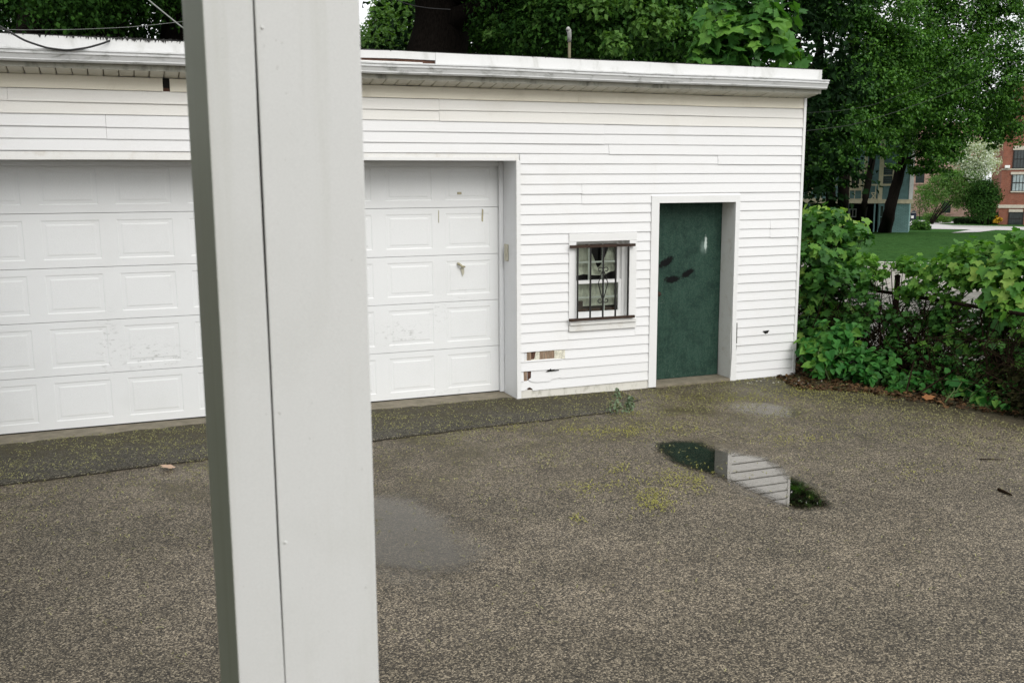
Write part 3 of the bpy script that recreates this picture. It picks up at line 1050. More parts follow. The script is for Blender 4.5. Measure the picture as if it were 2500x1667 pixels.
def section(z0, z1):
    """one section: flat sheet with eight pressed panels (sunk border, raised field)"""
    mb = MB()
    yF, yS, yR = 0.385, 0.3886, 0.3858
    xs_ = [JX0 + 0.002]
    rings = []
    for i in range(8):
        x1 = 3.452 - PX * (7 - i)
        rings.append((x1 - 0.475, x1))
    h = z1 - z0
    za, zb = z0 + 0.07, z1 - 0.062
    vs, fs = [], []

    def q(a, b, c, d):
        n = len(vs)
        vs.extend([a, b, c, d])
        fs.append((n, n + 1, n + 2, n + 3))
    X0, X1 = JX0 + 0.002, JX1 - 0.002
    q((X0, yF, z0), (X1, yF, z0), (X1, yF, za), (X0, yF, za))
    q((X0, yF, zb), (X1, yF, zb), (X1, yF, z1 - .004), (X0, yF, z1 - .004))
    prev = X0
    for (a, b) in rings:
        q((prev, yF, za), (a, yF, za), (a, yF, zb), (prev, yF, zb))
        prev = b
        R = [(a, b, za, zb, yF), (a + .010, b - .010, za + .010, zb - .010, yS), (a + .036, b - .036, za + .034, zb - .034, yS), (a + .050, b - .050, za + .046, zb - .046, yR)]
        for r0, r1 in zip(R[:-1], R[1:]):
            A = [(r0[0], r0[4], r0[2]), (r0[1], r0[4], r0[2]), (r0[1], r0[4], r0[3]), (r0[0], r0[4], r0[3])]
            B = [(r1[0], r1[4], r1[2]), (r1[1], r1[4], r1[2]), (r1[1], r1[4], r1[3]), (r1[0], r1[4], r1[3])]
            for i in range(4):
                j = (i + 1) % 4
                q(A[i], A[j], B[j], B[i])
        r = R[-1]
        q((r[0], r[4], r[2]), (r[1], r[4], r[2]), (r[1], r[4], r[3]), (r[0], r[4], r[3]))
    q((prev, yF, za), (X1, yF, za), (X1, yF, zb), (prev, yF, zb))
    q((X0, yF, z1 - .004), (X1, yF, z1 - .004), (X1, yF + .03, z1), (X0, yF + .03, z1))
    q((X0, yF + .03, z0), (X1, yF + .03, z0), (X1, yF, z0), (X0, yF, z0))
    return mb.quads(vs, fs)


for z0, z1 in zip(SECT[:-1], SECT[1:]):
    gpart(section(z0, z1 - 0.001), 'door_section', M['gdoor'], gd)
gpart(MB().box(JX0, JX1 - .05, 0.388, 0.425, 0.021, 0.031), 'bottom_seal', M['iron'], gd)
q = on_y(1126, 650, 0.38)
gpart(MB().tube([(q[0] - .035, .380, q[2] + .03), (q[0] - .03, .35, q[2] + .025), (q[0], .345, q[2]), (q[0] + .03, .35, q[2] - .005)], [.012, .013, .012, .009]), 'lock_handle', M['tape'], gd, smooth=True)
gpart(MB().prism([(q[0] - .01, q[2] - .015), (q[0] + .012, q[2] - .105), (q[0] + .03, q[2] - .07), (q[0] + .028, q[2] - .01)], 0.376, 0.3785), 'torn_tape', M['tan'], gd)
q = on_y(1122, 472, 0.38)
gpart(MB().box(q[0] - .024, q[0] + .022, 0.382, 0.3845, q[2] - .012, q[2] + .012), 'sticker', M['tape'], gd)
for (x, y, dx) in ((1178, 525, 0.011), (1071, 528, 0.005)):
    q = on_y(x, y, 0.38)
    gpart(MB().prism([(q[0] - dx, q[2] - .06), (q[0] + dx * .5, q[2] - .07), (q[0] + dx, q[2] + .05), (q[0] - dx * .4, q[2] + .065)], 0.382, 0.3838), 'old_tape_strip', M['tape'], gd)
# small box screwed to the jamb
q = on_y(1235, 607, 0.18)
gpart(MB().box(JX1 - 0.022, JX1 - 0.001, 0.20, 0.27, 1.405, 1.575), 'keypad_box', M['tan'], bevel=0.004)

# --- entry door
gpart(MB().box(DX0 + 0.002, DX1 - .002, 0.23, 0.27, 0.035, DZ - 0.004), 'entry_door', M['green_door'])
edoor = [o for o in garage.children if o.name == 'entry_door'][0]
gpart(MB().tube([(5.345, 0.229, 0.985), (5.345, 0.205, 0.985), (5.345, 0.200, 0.985)], [0.028, 0.026, 0.012]), 'lock_plate', M['rust'], edoor, smooth=True)
cw = 0.093
mbk = MB()
gpart(MB().prism([(DX0 - cw, 0.01), (DX0, 0.01), (DX0, DZ), (DX0 - cw, DZ + 0.074)], -0.026, -0.001), 'door_casing', M['trim'], bevel=0.003)
gpart(MB().prism([(DX1, 0.004), (DX1 + 0.075, 0.0), (DX1 + 0.078, 0.22), (DX1 + 0.064, 0.36), (DX1 + 0.056, 0.8), (DX1 + 0.056, DZ + .074), (DX1, DZ), (DX1 + .002, 0.8), (DX1 + .012, 0.32)], -0.027, -0.001), 'door_casing', M['trim'], bevel=0.002)
gpart(MB().prism([(DX0 - cw, DZ + 0.074), (DX0, DZ + 0.0005), (DX1, DZ + 0.0005), (DX1 + .056, DZ + .074)], -0.0255, -0.001), 'door_casing', M['trim'])
gpart(MB().box(DX0 - .1, DX0, 0.0, 0.26, 0.004, DZ), 'door_jamb', M['trim_dirty'])
gpart(MB().prism([(DX1 + .016, 0.004), (DX1 + .1, 0.004), (DX1 + .1, DZ), (DX1, DZ), (DX1 + .003, 0.5)], 0.0, 0.26), 'door_jamb', M['trim_dirty'])
gpart(MB().box(DX0 - .05, DX1 + .05, 0.0, 0.26, DZ, DZ + .1), 'door_head', M['trim'])
gpart(MB().box(DX0, DX1 + .012, -0.02, 0.30, -.02, 0.03), 'threshold', M['slab'], bevel=0.004)

# --- window with casing, sill, two sashes, torn curtain
win = gpart(MB().box(WX0 - .081, WX0, -0.026, -0.001, 0.745, WZ1), 'window', M['trim'], bevel=0.003)


def wsub(mbuilder, name, mat, **kw):
    o = mbuilder.build(name, mat, win, **kw)
    return o


wsub(MB().box(WX1, WX1 + .085, -0.026, -0.001, 0.745, WZ1), 'casing', M['trim'], bevel=0.003)
wsub(MB().box(WX0 - .081, WX1 + .085, -0.0265, -0.001, WZ1 + .0005, 1.678), 'casing', M['trim'], bevel=0.003)
wsub(MB().box(WX0 - .075, WX1 + .082, -0.05, 0.03, 0.742, 0.778), 'sill', M['trim_dirty'], bevel=0.004)
wsub(MB().box(WX0 - .078, WX1 + .084, -0.032, -0.001, 0.676, 0.7415), 'apron_board', M['trim_dirty'], bevel=0.003)
wsub(MB().box(WX0 - .03, WX0, 0.0, 0.16, WZ0, WZ1), 'reveal', M['trim'])
wsub(MB().box(WX1, WX1 + .03, 0.0, 0.16, WZ0, WZ1), 'reveal', M['trim'])
wsub(MB().box(WX0 - .03, WX1 + .03, 0.0, 0.16, WZ1, WZ1 + .03), 'reveal', M['trim'])
wsub(MB().box(WX0 - .03, WX1 + .03, 0.031, 0.16, WZ0 - .03, WZ0), 'reveal', M['trim'])
# white vinyl liner tracks
wsub(MB().box(WX1 - .036, WX1, 0.07, 0.16, WZ0, WZ1), 'track', M['trim'], bevel=0.002)
wsub(MB().box(WX0, WX0 + .03, 0.07, 0.16, WZ0, WZ1), 'track', M['trim'], bevel=0.002)
MID = 1.165


def sash(x0, x1, z0, z1, y, nx, nz, bw=0.034, tail=0.05):
    wsub(MB().box(x0, x0 + bw, y, y + .03, z0, z1), 'stile', M['trim'])
    wsub(MB().box(x1 - bw, x1, y, y + .03, z0, z1), 'stile', M['trim'])
    wsub(MB().box(x0 + bw, x1 - bw, y, y + .03, z1 - bw, z1), 'rail', M['trim'])
    wsub(MB().box(x0 + bw, x1 - bw, y, y + .03, z0, z0 + tail), 'rail', M['trim'])
    a, b, c, d = x0 + bw, x1 - bw, z0 + tail, z1 - bw
    for i in range(1, nx):
        xm = a + (b - a) * i / nx
        wsub(MB().box(xm - .009, xm + .009, y + .019, y + .028, c, d), 'muntin', M['trim'])
    for i in range(1, nz):
        zm = c + (d - c) * i / nz
        wsub(MB().box(a, b, y + .020, y + .027, zm - .009, zm + .009), 'muntin', M['trim'])
    for i in range(nx):
        for j in range(nz):
            wsub(MB().box(a + (b - a) * i / nx, a + (b - a) * (i + 1) / nx, y + .014, y + .017, c + (d - c) * j / nz, c + (d - c) * (j + 1) / nz), 'pane', M['glass'])


sash(WX0 + .03, WX1 - .036, MID - .02, WZ1 - .002, 0.118, 3, 2, tail=0.036)
sash(WX0 + .03, WX1 - .036, WZ0 + .002, MID + .02, 0.082, 3, 2, tail=0.075)
# curtain, half fallen, and dark room
nx_, nz_ = 26, 14
cv, cf = [], []
for i in range(nx_):
    for j in range(nz_):
        u_, w_ = i / (nx_ - 1), j / (nz_ - 1)
        x_ = WX0 + .03 + u_ * (WX1 - WX0 - .06)
        top = 1.56 - 0.26 * math.exp(-((u_ - .62) / .16) ** 2)
        bot = 1.20 + 0.06 * u_ + .02 * math.sin(7 * u_)
        cv.append((x_, 0.21 + 0.018 * math.sin(u_ * 24 + w_ * 5) + .01 * math.sin(w_ * 9), bot + (top - bot) * w_))
for i in range(nx_ - 1):
    for j in range(nz_ - 1):
        a = i * nz_ + j
        cf.append((a, a + nz_, a + nz_ + 1, a + 1))
wsub(MB().quads(cv, cf), 'curtain', M['curtain'], smooth=True)
wsub(MB().box(WX0, WX1, 0.20, 0.205, 0.90, 1.17), 'curtain', M['curtain'])
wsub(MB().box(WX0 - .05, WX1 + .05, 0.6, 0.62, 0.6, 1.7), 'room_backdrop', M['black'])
wsub(MB().box(WX0 + .08, WX0 + .17, 0.17, 0.20, 0.86, 0.96), 'jar', M['rust'])
wsub(MB().box(WX0 - .03, WX1 + .03, 0.165, 0.40, 0.80, 0.875), 'shelf', M['rust_hole'])

# --- iron grille over the window
gr = gpart(MB().box(4.150, 4.892, -0.072, -0.048, 1.535, 1.563), 'window_grille', M['rust'])
E0 = G0


def grp(mbuilder, name, mat, **kw):
    return mbuilder.build(name, mat, gr, **kw)


grp(MB().box(4.147, 4.897, -0.074, -0.046, 0.788, 0.814), 'grille_rail', M['rust'])
for x in (4.236, 4.381, 4.526, 4.671, 4.816):
    grp(MB().box(x - .0075, x + .0075, -0.067, -0.053, 0.8145, 1.5345), 'grille_bar', M['iron'])
cxg = 4.526
for s in (-1, 1):
    grp(MB().tube([(cxg + s * .01, -0.060, 1.29), (cxg + s * .055, -0.06, 1.165), (cxg + s * .01, -0.06, 1.01)], 0.0055, 6), 'grille_diamond', M['iron'])
    for zc_, sg in ((1.305, 1), (0.985, -1)):
        pts = []
        for k in range(13):
            a = math.radians(-90 + k * 25) * 1.0
            rr = 0.032 - 0.0012 * k
            pts.append((cxg + s * (0.034 - rr * math.cos(a + 1.57) * 1.0), -0.06, zc_ + sg * (rr * math.sin(a + 1.57)) * .8))
        pts = [(cxg + s * .008, -0.06, zc_ - sg * .02)] + pts
        grp(MB().tube(pts, 0.0048, 6), 'grille_scroll', M['iron'])
for x in (4.18, 4.86):
    for z in (1.549, 0.801):
        grp(MB().box(x - .012, x + .012, -0.0475, -0.027, z - .010, z + .010), 'grille_bracket', M['rust'])

# --- eaves: soffit strips, fascia, gutter, roof
FY = -0.21
sof = gpart(MB().quads([(XL, FY + .004, 3.134), (XR + .02, FY + .004, 3.134), (XR + .02, 0, 3.097), (XL, 0, 3.097), (XL, FY + .004, 3.15), (XR + .02, FY + .004, 3.15), (XR + .02, 0, 3.15), (XL, 0, 3.15)], [(0, 1, 2, 3), (4, 7, 6, 5), (0, 4, 5, 1), (1, 5, 6, 2), (3, 2, 6, 7), (0, 3, 7, 4)]), 'soffit', M['rust_hole'])
x = XL
k = 0
while x < XR + .01:
    x1 = min(x + 0.118, XR + .02)
    # a pressed strip: its edges turn up into the dark joint
    mb = MB()
    jz = 0.001 * rng.normal()
    prof = [(x + .002, .012), (x + .008, jz), (x1 - .008, jz), (x1 - .002, .012)]
    vs = [(a, FY + .006, 3.119 + b) for a, b in prof] + [(a, -0.008, 3.083 + b) for a, b in prof]
    mb.quads(vs, [(0, 1, 5, 4), (1, 2, 6, 5), (2, 3, 7, 6)])
    mb.build('soffit_strip', M['soffit'], sof)
    x = x1
    k += 1
FX1 = XR + 0.035
gpart(MB().quads([(XR + .021, FY + .003, 3.118), (XR + .021, 0.0, 3.082), (XR + .021, .3, 3.082), (XR + .021, .3, 3.16), (XR + .021, FY + .003, 3.16), (XR + .03, FY + .003, 3.118), (XR + .03, 0.0, 3.082), (XR + .03, .3, 3.082), (XR + .03, .3, 3.16), (XR + .03, FY + .003, 3.16)], [(4, 3, 2, 1, 0), (5, 6, 7, 8, 9), (0, 1, 6, 5), (1, 2, 7, 6)]), 'eave_return', M['soffit'])
fa = gpart(MB().box(XL, FX1, FY - .012, FY + .003, 3.116, 3.20), 'fascia', M['fascia_mould'])
# upper fascia in lengths, one with its lower edge torn away
tx = on_y(1061, 150, -.2)[0]
for a, b, z0 in ((XL, 0.9, 3.2005), (0.902, tx, 3.296), (tx + .002, 5.2, 3.2005), (5.202, FX1, 3.2005)):
    n_ = max(2, int((b - a) / .3))
    fa2 = MB().sweep_x([(FY + .003, z0), (FY - .014, z0), (FY - .017, 3.362), (FY + .003, 3.362)], np.linspace(a, b, n_), [(0.0012 * rng.normal(), 0.0015 * rng.normal()) for _ in range(n_)])
    fa2.build('fascia_board', M['fascia'], fa)
MB().box(0.9, tx, FY + .0005, FY + .003, 3.201, 3.30).build('fascia_back', M['rust_hole'], fa)
MB().box(0.902, tx - .12, FY - .012, FY, 3.2005, 3.272).build('fascia_strip', M['trim_dirty'], fa)
# K gutter
gx = np.linspace(XL, XR + 0.045, 42)
sag = [(0.0015 * rng.normal(), 0.003 * math.sin(i * .7) + 0.001 * rng.normal()) for i in range(42)]
kp = [(FY - .018, 3.247), (FY - .018, 3.158), (FY - .085, 3.156), (FY - .098, 3.168), (FY - .098, 3.176), (FY - .112, 3.205), (FY - .122, 3.214), (FY - .122, 3.236), (FY - .132, 3.238), (FY - .132, 3.250), (FY - .118, 3.250), (FY - .116, 3.244), (FY - .03, 3.20), (FY - .03, 3.247)]
gpart(MB().sweep_x(kp, gx, sag), 'gutter', M['gutter'])
# roof: a low slab with felt edge and a ragged fringe of moss and twigs
roof = gpart(MB().box(XL - .05, FX1 + .01, FY + .004, DEP + .3, 3.152, 3.355), 'roof', M['fascia'])
MB().box(XL - .05, FX1 + .012, FY - .016, DEP + .3, 3.3632, 3.370).build('roof_felt', M['felt'], roof)
mv, mf = [], []
for i in range(700):
    xx = random.uniform(XL, XR) if i > 200 else random.gauss(0.05, .30)
    L = random.uniform(.002, .009) if i > 200 else random.uniform(.006, .032)
    w_ = random.uniform(.003, .010)
    b = len(mv)
    sg = -1 if i < 260 and random.random() < .7 else 0.5
    mv += [(xx - w_, FY - .019, 3.366), (xx + w_, FY - .019, 3.366), (xx + random.uniform(-.012, .012), FY - .022, 3.366 + sg * L)]
    mf.append((b, b + 1, b + 2))
mo = MB().quads(mv, mf).build('moss_fringe', M['felt'], roof)
mo['kind'] = 'stuff'

# vent pipe on the roof
pz = on_y(1390, 148, 1.5)
vp = empty('vent_pipe', (pz[0], 1.5, 3.37), 'slim tan vent pipe with grey hood standing on garage roof', 'vent pipe')
vzt = on_y(1387, 72, 1.5)[2]
MB().tube([(0, 0, -0.02), (0, 0, vzt - 3.37 - .12)], 0.017, 10).build('pipe', M['pipe'], vp, True)
MB().tube([(0, 0, vzt - 3.37 - .14), (0, 0, vzt - 3.37 - .05), (-.008, 0, vzt - 3.37 - .012), (-.022, -.01, vzt - 3.37 + .004), (-.038, -.02, vzt - 3.37 - .012)], [.022, .024, .026, .024, .018], 12).build('hood', M['pipe_cap'], vp, True)

# ================================================================== PORCH POST
PW, PD = 0.19, 0.19 / 0.1535
th = math.radians(3.4)
FL = np.array([0.0798 * PD, -9 + PD])
ex, ey = np.array([math.cos(th), math.sin(th)]), np.array([-math.sin(th), math.cos(th)])
post = empty('porch_post', (FL[0], FL[1], 0), 'broad white metal-wrapped porch post close to the camera', 'post')
post.rotation_euler.z = th
sm = PW * 0.306
MB().box(0.004, PW - .004, 0.004, PW - .004, 0, 3.0).build('core', M['wood'], post)


def wrap(x0, x1, lo):
    xs_ = 0
    return MB().box(x0, x1, lo, PW, 0, 2.995)


o = MB().prism([(0, 0), (1, 0), (1, 1), (0, 1)], 0, 1)
# left wrap: left face plus the narrow front flange, its free edge lifted over the right wrap
def lshape(pts, name):
    n = len(pts)
    zs = [0] + list(np.linspace(1.2, 2.7, 26)) + [2.995]
    vs = []
    for i, z in enumerate(zs):
        wv = 0.0007 * math.sin(z * 5.1) + 0.0004 * math.sin(z * 13 + 1)
        for (x_, y_) in pts:
            edge_ = abs(x_ - sm) < .004 and name == 'left_wrap'
            vs.append((x_ + (wv if edge_ else 0), y_ - (abs(wv) if edge_ else 0), z))
    fs = []
    for i in range(len(zs) - 1):
        for k in range(n):
            k2 = (k + 1) % n
            fs.append((i * n + k, i * n + k2, (i + 1) * n + k2, (i + 1) * n + k))
    fs.append(tuple(range(n - 1, -1, -1)))
    fs.append(tuple(range((len(zs) - 1) * n, len(zs) * n)))
    return MB().quads(vs, fs).build(name, M['post'], post, bevel=0.0025)


lshape([(0, 0), (sm, -0.001), (sm, 0.002), (0.003, 0.003), (0.003, PW), (0, PW)], 'left_wrap')
lshape([(sm + .0022, 0.0), (PW, 0), (PW, PW), (PW - .003, PW), (PW - .003, .003), (sm + .0022, .0035)], 'right_wrap')
MB().box(sm, sm + .0022, 0.0028, 0.0039, 0, 2.995).build('seam', M['black'], post)
for z in (2.395, 1.745):
    MB().tube([(sm + .010, 0.0005, z), (sm + .010, -.0006, z), (sm + .010, -.0012, z)], [0.0026, .0024, .001], 10).build('nail_head', M['post'], post, True)

# unseen wall outside the frame, added to darken the post's left face
porch = empty('post_shade_wall', (-2.0, -9.5, 0), 'unseen dark green wall added to darken the left face of the post', 'added wall')
MB().box(-1.0, 1.42, -3.5, 2.95, -.02, 8.5).build('wall', M['wall_green'], porch)

# ================================================================== FENCE, HEDGE
FXN = 8.05
fence = empty('chain_link_fence', (FXN, 0, 0), 'rusty chain link fence overgrown with vines beside the yard', 'fence')
for y in (3.4, 1.45, -0.42, -2.3, -4.2):
    MB().tube([(0, y, -.05), (0, y, 1.12)], 0.03, 8).build('fence_post', M['old_rail'], fence, True)
    MB().tube([(0, y, 1.12), (0, y, 1.135), (0, y, 1.15)], [.034, .032, .012], 8).build('post_cap', M['old_rail'], fence, True)
MB().tube([(0, 3.4, 0.93), (0, -.42, 0.93), (0.02, -2.3, 0.90), (0, -4.2, 0.92)], 0.02, 8).build('top_rail', M['old_rail'], fence, True)
wm = MB()
p_ = 0.06
H_ = 0.9
y = -4.2
vsW, fsW = [], []
cnt = 0
for s in (1, -1):
    y = -5.2
    while y < 3.4:
        pts = []
        a0, a1 = y, y + s * H_ * 0.9
        lo, hi = max(min(a0, a1), -4.2), min(max(a0, a1), 3.4)
        if hi > lo:
            def zz(yy): return 0.02 + (yy - a0) / (a1 - a0) * H_
            A = (0.002 * s, lo, zz(lo))
            B = (0.002 * s, hi, zz(hi))
            wm.tube([A, B], 0.0022, 4, False)
        y += p_
o = wm.build('wire_mesh', M['old_rail'], fence)
o['kind'] = 'stuff'


def plant(name, label, cat, loc, blobs, n_fill, n_big, size, pat, mats, group=None, stems=None, fill_mat=None, dead=0, clump=0.34, stem_mat=None, fill_size=0.8):
    """a leafy plant: stems, up to a few hundred single leaves that show largest, the rest of the foliage joined"""
    root = empty(name, loc, label, cat, group)
    L = np.array(loc)
    mb = MB()
    if stems is None:
        stems = []
        for b in blobs:
            for _ in range(3):
                e = np.array(b[:3]) + rng.normal(size=3) * b[3] * 0.5
                m_ = (L + e) / 2 + rng.normal(size=3) * 0.12
                stems.append([L + np.array([rng.normal() * .12, rng.normal() * .12, -0.03]), m_, e])
    for st in stems:
        w_ = 0.006 + 0.006 * rng.random()
        mb.tube([np.array(p) - L for p in st], [w_ * (1 - 0.6 * i / (len(st) - 1)) for i in range(len(st))], 5, False)
    mb.build('stem', stem_mat or M['stem'], root, True)
    if n_fill:
        p, nr = blob_points(blobs, n_fill, clump, 0.35)
        p[:, 2] = np.maximum(p[:, 2], 0.03)
        s = size * fill_size * (0.6 + 0.6 * rng.random(len(p)))
        o = leaf_cloud('foliage', p - L, nr, s, pat, fill_mat or mats[0], root)
        o['kind'] = 'stuff'
    if n_big:
        p, nr = blob_points(blobs, n_big * 4, clump, 0.95)
        # the leaves nearest the viewer show largest
        d = np.linalg.norm(p - CAM, axis=1) - 0.25 * p[:, 2]
        idx = np.argsort(d)[:n_big * 2]
        idx = rng.permutation(idx)[:n_big]
        for i in idx:
            if p[i][2] < 0.04:
                continue
            v = nr[i] + (CAM - p[i]) / np.linalg.norm(CAM - p[i]) * 0.45
            leaf_object(root, p[i], v, size * random.uniform(.65, 1.25), pat, random.choice(mats))
    return root


def B(px, py, depth, r, fl=0.85):
    p = at(px, py, depth)
    return (p[0], p[1], p[2], r, fl)


def gr_loc(px, py):
    p = on_z(px, py)
    return (p[0], p[1], 0.0)


# maple and vine growth between garage corner and fence
my, mm, vn = M['maple_young'], M['maple'], M['vine']
plant('maple_shrub', 'leafy young maple growing up against the garage corner', 'shrub', (7.72, 0.62, 0),
      [B(2000, 560, 12.2, .30), B(2060, 600, 12.2, .28), B(1985, 640, 12.0, .26), B(2020, 700, 12, .34), B(2000, 790, 11.9, .32), B(2075, 660, 12.2, .26), B(1980, 720, 12, .22), B(2050, 770, 12, .28)],
      1700, 240, 0.118, 'maple', [mm, vn, mm, vn, my], fill_mat=M['maple'])
plant('maple_shrub', 'pale young maple shoots topping the growth behind garage corner', 'shrub', (7.95, .9, 0),
      [B(1995, 525, 12.6, .18), B(2040, 540, 12.6, .2), B(2090, 560, 12.6, .16), B(2000, 590, 12.5, .2)],
      90, 70, 0.15, 'maple', [my, my, vn], fill_mat=M['maple_young'])
plant('fence_vine', 'bright green vine draped along the top of chain link fence', 'vine', (7.98, -.55, 0),
      [B(2110, 640, 11.1, .14, .6), B(2150, 655, 11.0, .17, .6), B(2190, 660, 10.85, .19, .6), B(2250, 650, 10.65, .20, .6), B(2310, 650, 10.45, .24, .6), B(2370, 640, 10.25, .24, .7), B(2230, 700, 10.7, .17), B(2285, 705, 10.5, .18), B(2340, 710, 10.35, .22), B(2400, 690, 10.15, .22)],
      1250, 280, 0.082, 'maple', [vn, my, vn, mm, vn], fill_mat=M['vine'])
plant('maple_shrub', 'tall maple seedlings with large pale leaves at the right of fence', 'shrub', (8.0, -1.9, 0),
      [B(2460, 620, 10.1, .22), B(2490, 592, 10.1, .17), B(2415, 605, 10.3, .12), B(2480, 680, 9.9, .30), B(2440, 740, 9.95, .24), B(2520, 640, 9.8, .28), B(2500, 760, 9.75, .26)],
      620, 220, 0.125, 'maple', [my, vn, mm, vn], fill_mat=M['vine'])
plant('fence_vine', 'darker vine hanging through the wire of chain link fence', 'vine', (7.95, -.9, 0),
      [B(2150, 760, 11.0, .2), B(2120, 710, 11.1, .18), B(2240, 770, 10.75, .22), B(2320, 780, 10.45, .22), B(2290, 830, 10.5, .18), B(2400, 790, 10.2, .24), B(2460, 830, 9.9, .24), B(2360, 840, 10.3, .18), B(2420, 870, 10, .18), B(2190, 810, 10.9, .15), B(2100, 790, 11.2, .2)],
      1900, 190, 0.08, 'maple', [vn, mm, vn], fill_mat=M['maple'])
# tangle of brown stems and twigs in and behind the fence
tg = MB()
for i in range(1100):
    y0 = random.uniform(-3.4, 2.6)
    x0 = FXN + random.uniform(-.3, .6)
    p0 = np.array([x0, y0, random.uniform(0, 1) ** 1.5 * .8])
    d_ = rng.normal(size=3) * np.array([.12, .32, .28]) + np.array([0, 0, .14])
    pts = [p0, p0 + d_, p0 + d_ * 2 + rng.normal(size=3) * .12]
    if max(q_[2] for q_ in pts) > 1.0: continue
    tg.tube(pts, [.0055, .004, .002], 4, False)
o = tg.build('bramble_tangle', M['stem'])
tag(o, 'tangle of thin brown brambles in and behind the fence', 'brambles', kind='stuff')
# low plants at the foot of the fence
nt = M['nettle']
plant('nettle_plant', 'full green nettle clump at the foot of garage corner', 'plant', gr_loc(2010, 925),
      [B(2012, 850, 11.0, .24), B(2048, 830, 11.1, .26), B(1990, 890, 10.9, .15), B(2070, 870, 11.0, .24), B(2030, 890, 10.8, .2)],
      330, 210, 0.105, 'heart', [nt, nt, M['vine']], stem_mat=M['stem_green'], clump=.3)
plant('nettle_plant', 'nettle clump right of the one at garage corner', 'plant', gr_loc(2120, 940),
      [B(2110, 880, 10.8, .2), B(2150, 900, 10.7, .2), B(2100, 920, 10.6, .14), B(2170, 870, 10.9, .14)],
      240, 130, 0.095, 'heart', [nt, nt, M['maple']], stem_mat=M['stem_green'], clump=.3)
plant('ground_ivy', 'low round-leaved ivy spreading onto the asphalt edge', 'plant', gr_loc(2230, 960),
      [B(2200, 930, 10.4, .16, .6), B(2240, 925, 10.4, .18, .6), B(2290, 930, 10.3, .16, .6), B(2190, 965, 10.2, .10, .5), B(2270, 950, 10.2, .12, .5)],
      420, 190, 0.08, 'heart', [M['maple'], nt, nt], clump=.4)
plant('nettle_plant', 'small nettle sprig between ivy and rightmost nettle clump', 'plant', gr_loc(2340, 985),
      [B(2338, 945, 10.0, .14), B(2330, 925, 10.1, .1), B(2350, 965, 9.9, .1)],
      60, 60, 0.09, 'heart', [nt, nt, M['vine']], stem_mat=M['stem_green'])
plant('nettle_plant', 'nettle clump at the right edge before the brambles', 'plant', gr_loc(2450, 1005),
      [B(2440, 960, 9.6, .17), B(2480, 965, 9.5, .14), B(2410, 975, 9.6, .11), B(2455, 990, 9.4, .12)],
      120, 110, 0.095, 'heart', [nt, nt, nt, M['vine']], stem_mat=M['stem_green'])
plant('maple_shrub', 'maple seedling with broad green leaves low at right edge', 'shrub', gr_loc(2500, 960),
      [B(2480, 880, 10.0, .2), B(2500, 910, 9.9, .16), B(2450, 900, 10.0, .12), B(2520, 850, 10, .2)],
      60, 60, 0.13, 'maple', [vn, mm], stem_mat=M['stem_green'])
plant('ground_ivy', 'low creeping ivy between the fence foot and small nettle sprig', 'plant', gr_loc(2360, 965),
      [B(2180, 850, 10.7, .14), B(2250, 870, 10.5, .15), B(2310, 880, 10.3, .16), B(2370, 900, 10.1, .16), B(2300, 915, 10.2, .14), B(2400, 920, 9.9, .14), B(2430, 930, 9.8, .12), B(2360, 940, 10.0, .12)],
      900, 90, 0.062, 'heart', [M['maple'], nt, M['vine']], fill_mat=M['maple'], clump=.4)
# dark undergrowth and litter bank at the foot of the fence
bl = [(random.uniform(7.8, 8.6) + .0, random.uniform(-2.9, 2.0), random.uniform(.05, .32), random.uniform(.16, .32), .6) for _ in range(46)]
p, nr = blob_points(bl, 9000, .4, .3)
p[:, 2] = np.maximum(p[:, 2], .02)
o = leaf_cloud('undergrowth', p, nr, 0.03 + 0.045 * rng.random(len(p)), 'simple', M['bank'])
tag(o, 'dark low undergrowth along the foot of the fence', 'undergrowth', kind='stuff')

# ---- debris on the ground
def scatter_catkins(pts, mat, name, label, L=(.014, .045), w=.0020):
    n = len(pts)
    a = rng.random(n) * 6.283
    ln = L[0] + (L[1] - L[0]) * rng.random(n)
    cu = (rng.random(n) - .5) * 1.6
    h = .004 + .008 * rng.random(n)
    vs = []
    for k, (s, hh) in enumerate(((-.5, 0.1), (-.17, 1), (.17, .8), (.5, 0.15))):
        ang = a + cu * s
        cxp = pts[:, 0] + ln * s * np.cos(ang)
        cyp = pts[:, 1] + ln * s * np.sin(ang)
        for e in (-1, 1):
            vs.append(np.stack([cxp - e * w * np.sin(ang), cyp + e * w * np.cos(ang), pts[:, 2] + h * hh + .001], 1))
    V = np.stack(vs, 1).reshape(-1, 3)
    me = np_mesh(name, V, [(0, 2, 3, 1), (2, 4, 5, 3), (4, 6, 7, 5)], n, 8)
    o = link(name, me, mat)
    return tag(o, label, 'debris', kind='stuff')


def gz(x, y):
    f = np.interp(x, xs, front)
    return np.where((y > f) & (x < 4.75), np.interp(x, xs, ht) + .003, 0.003)


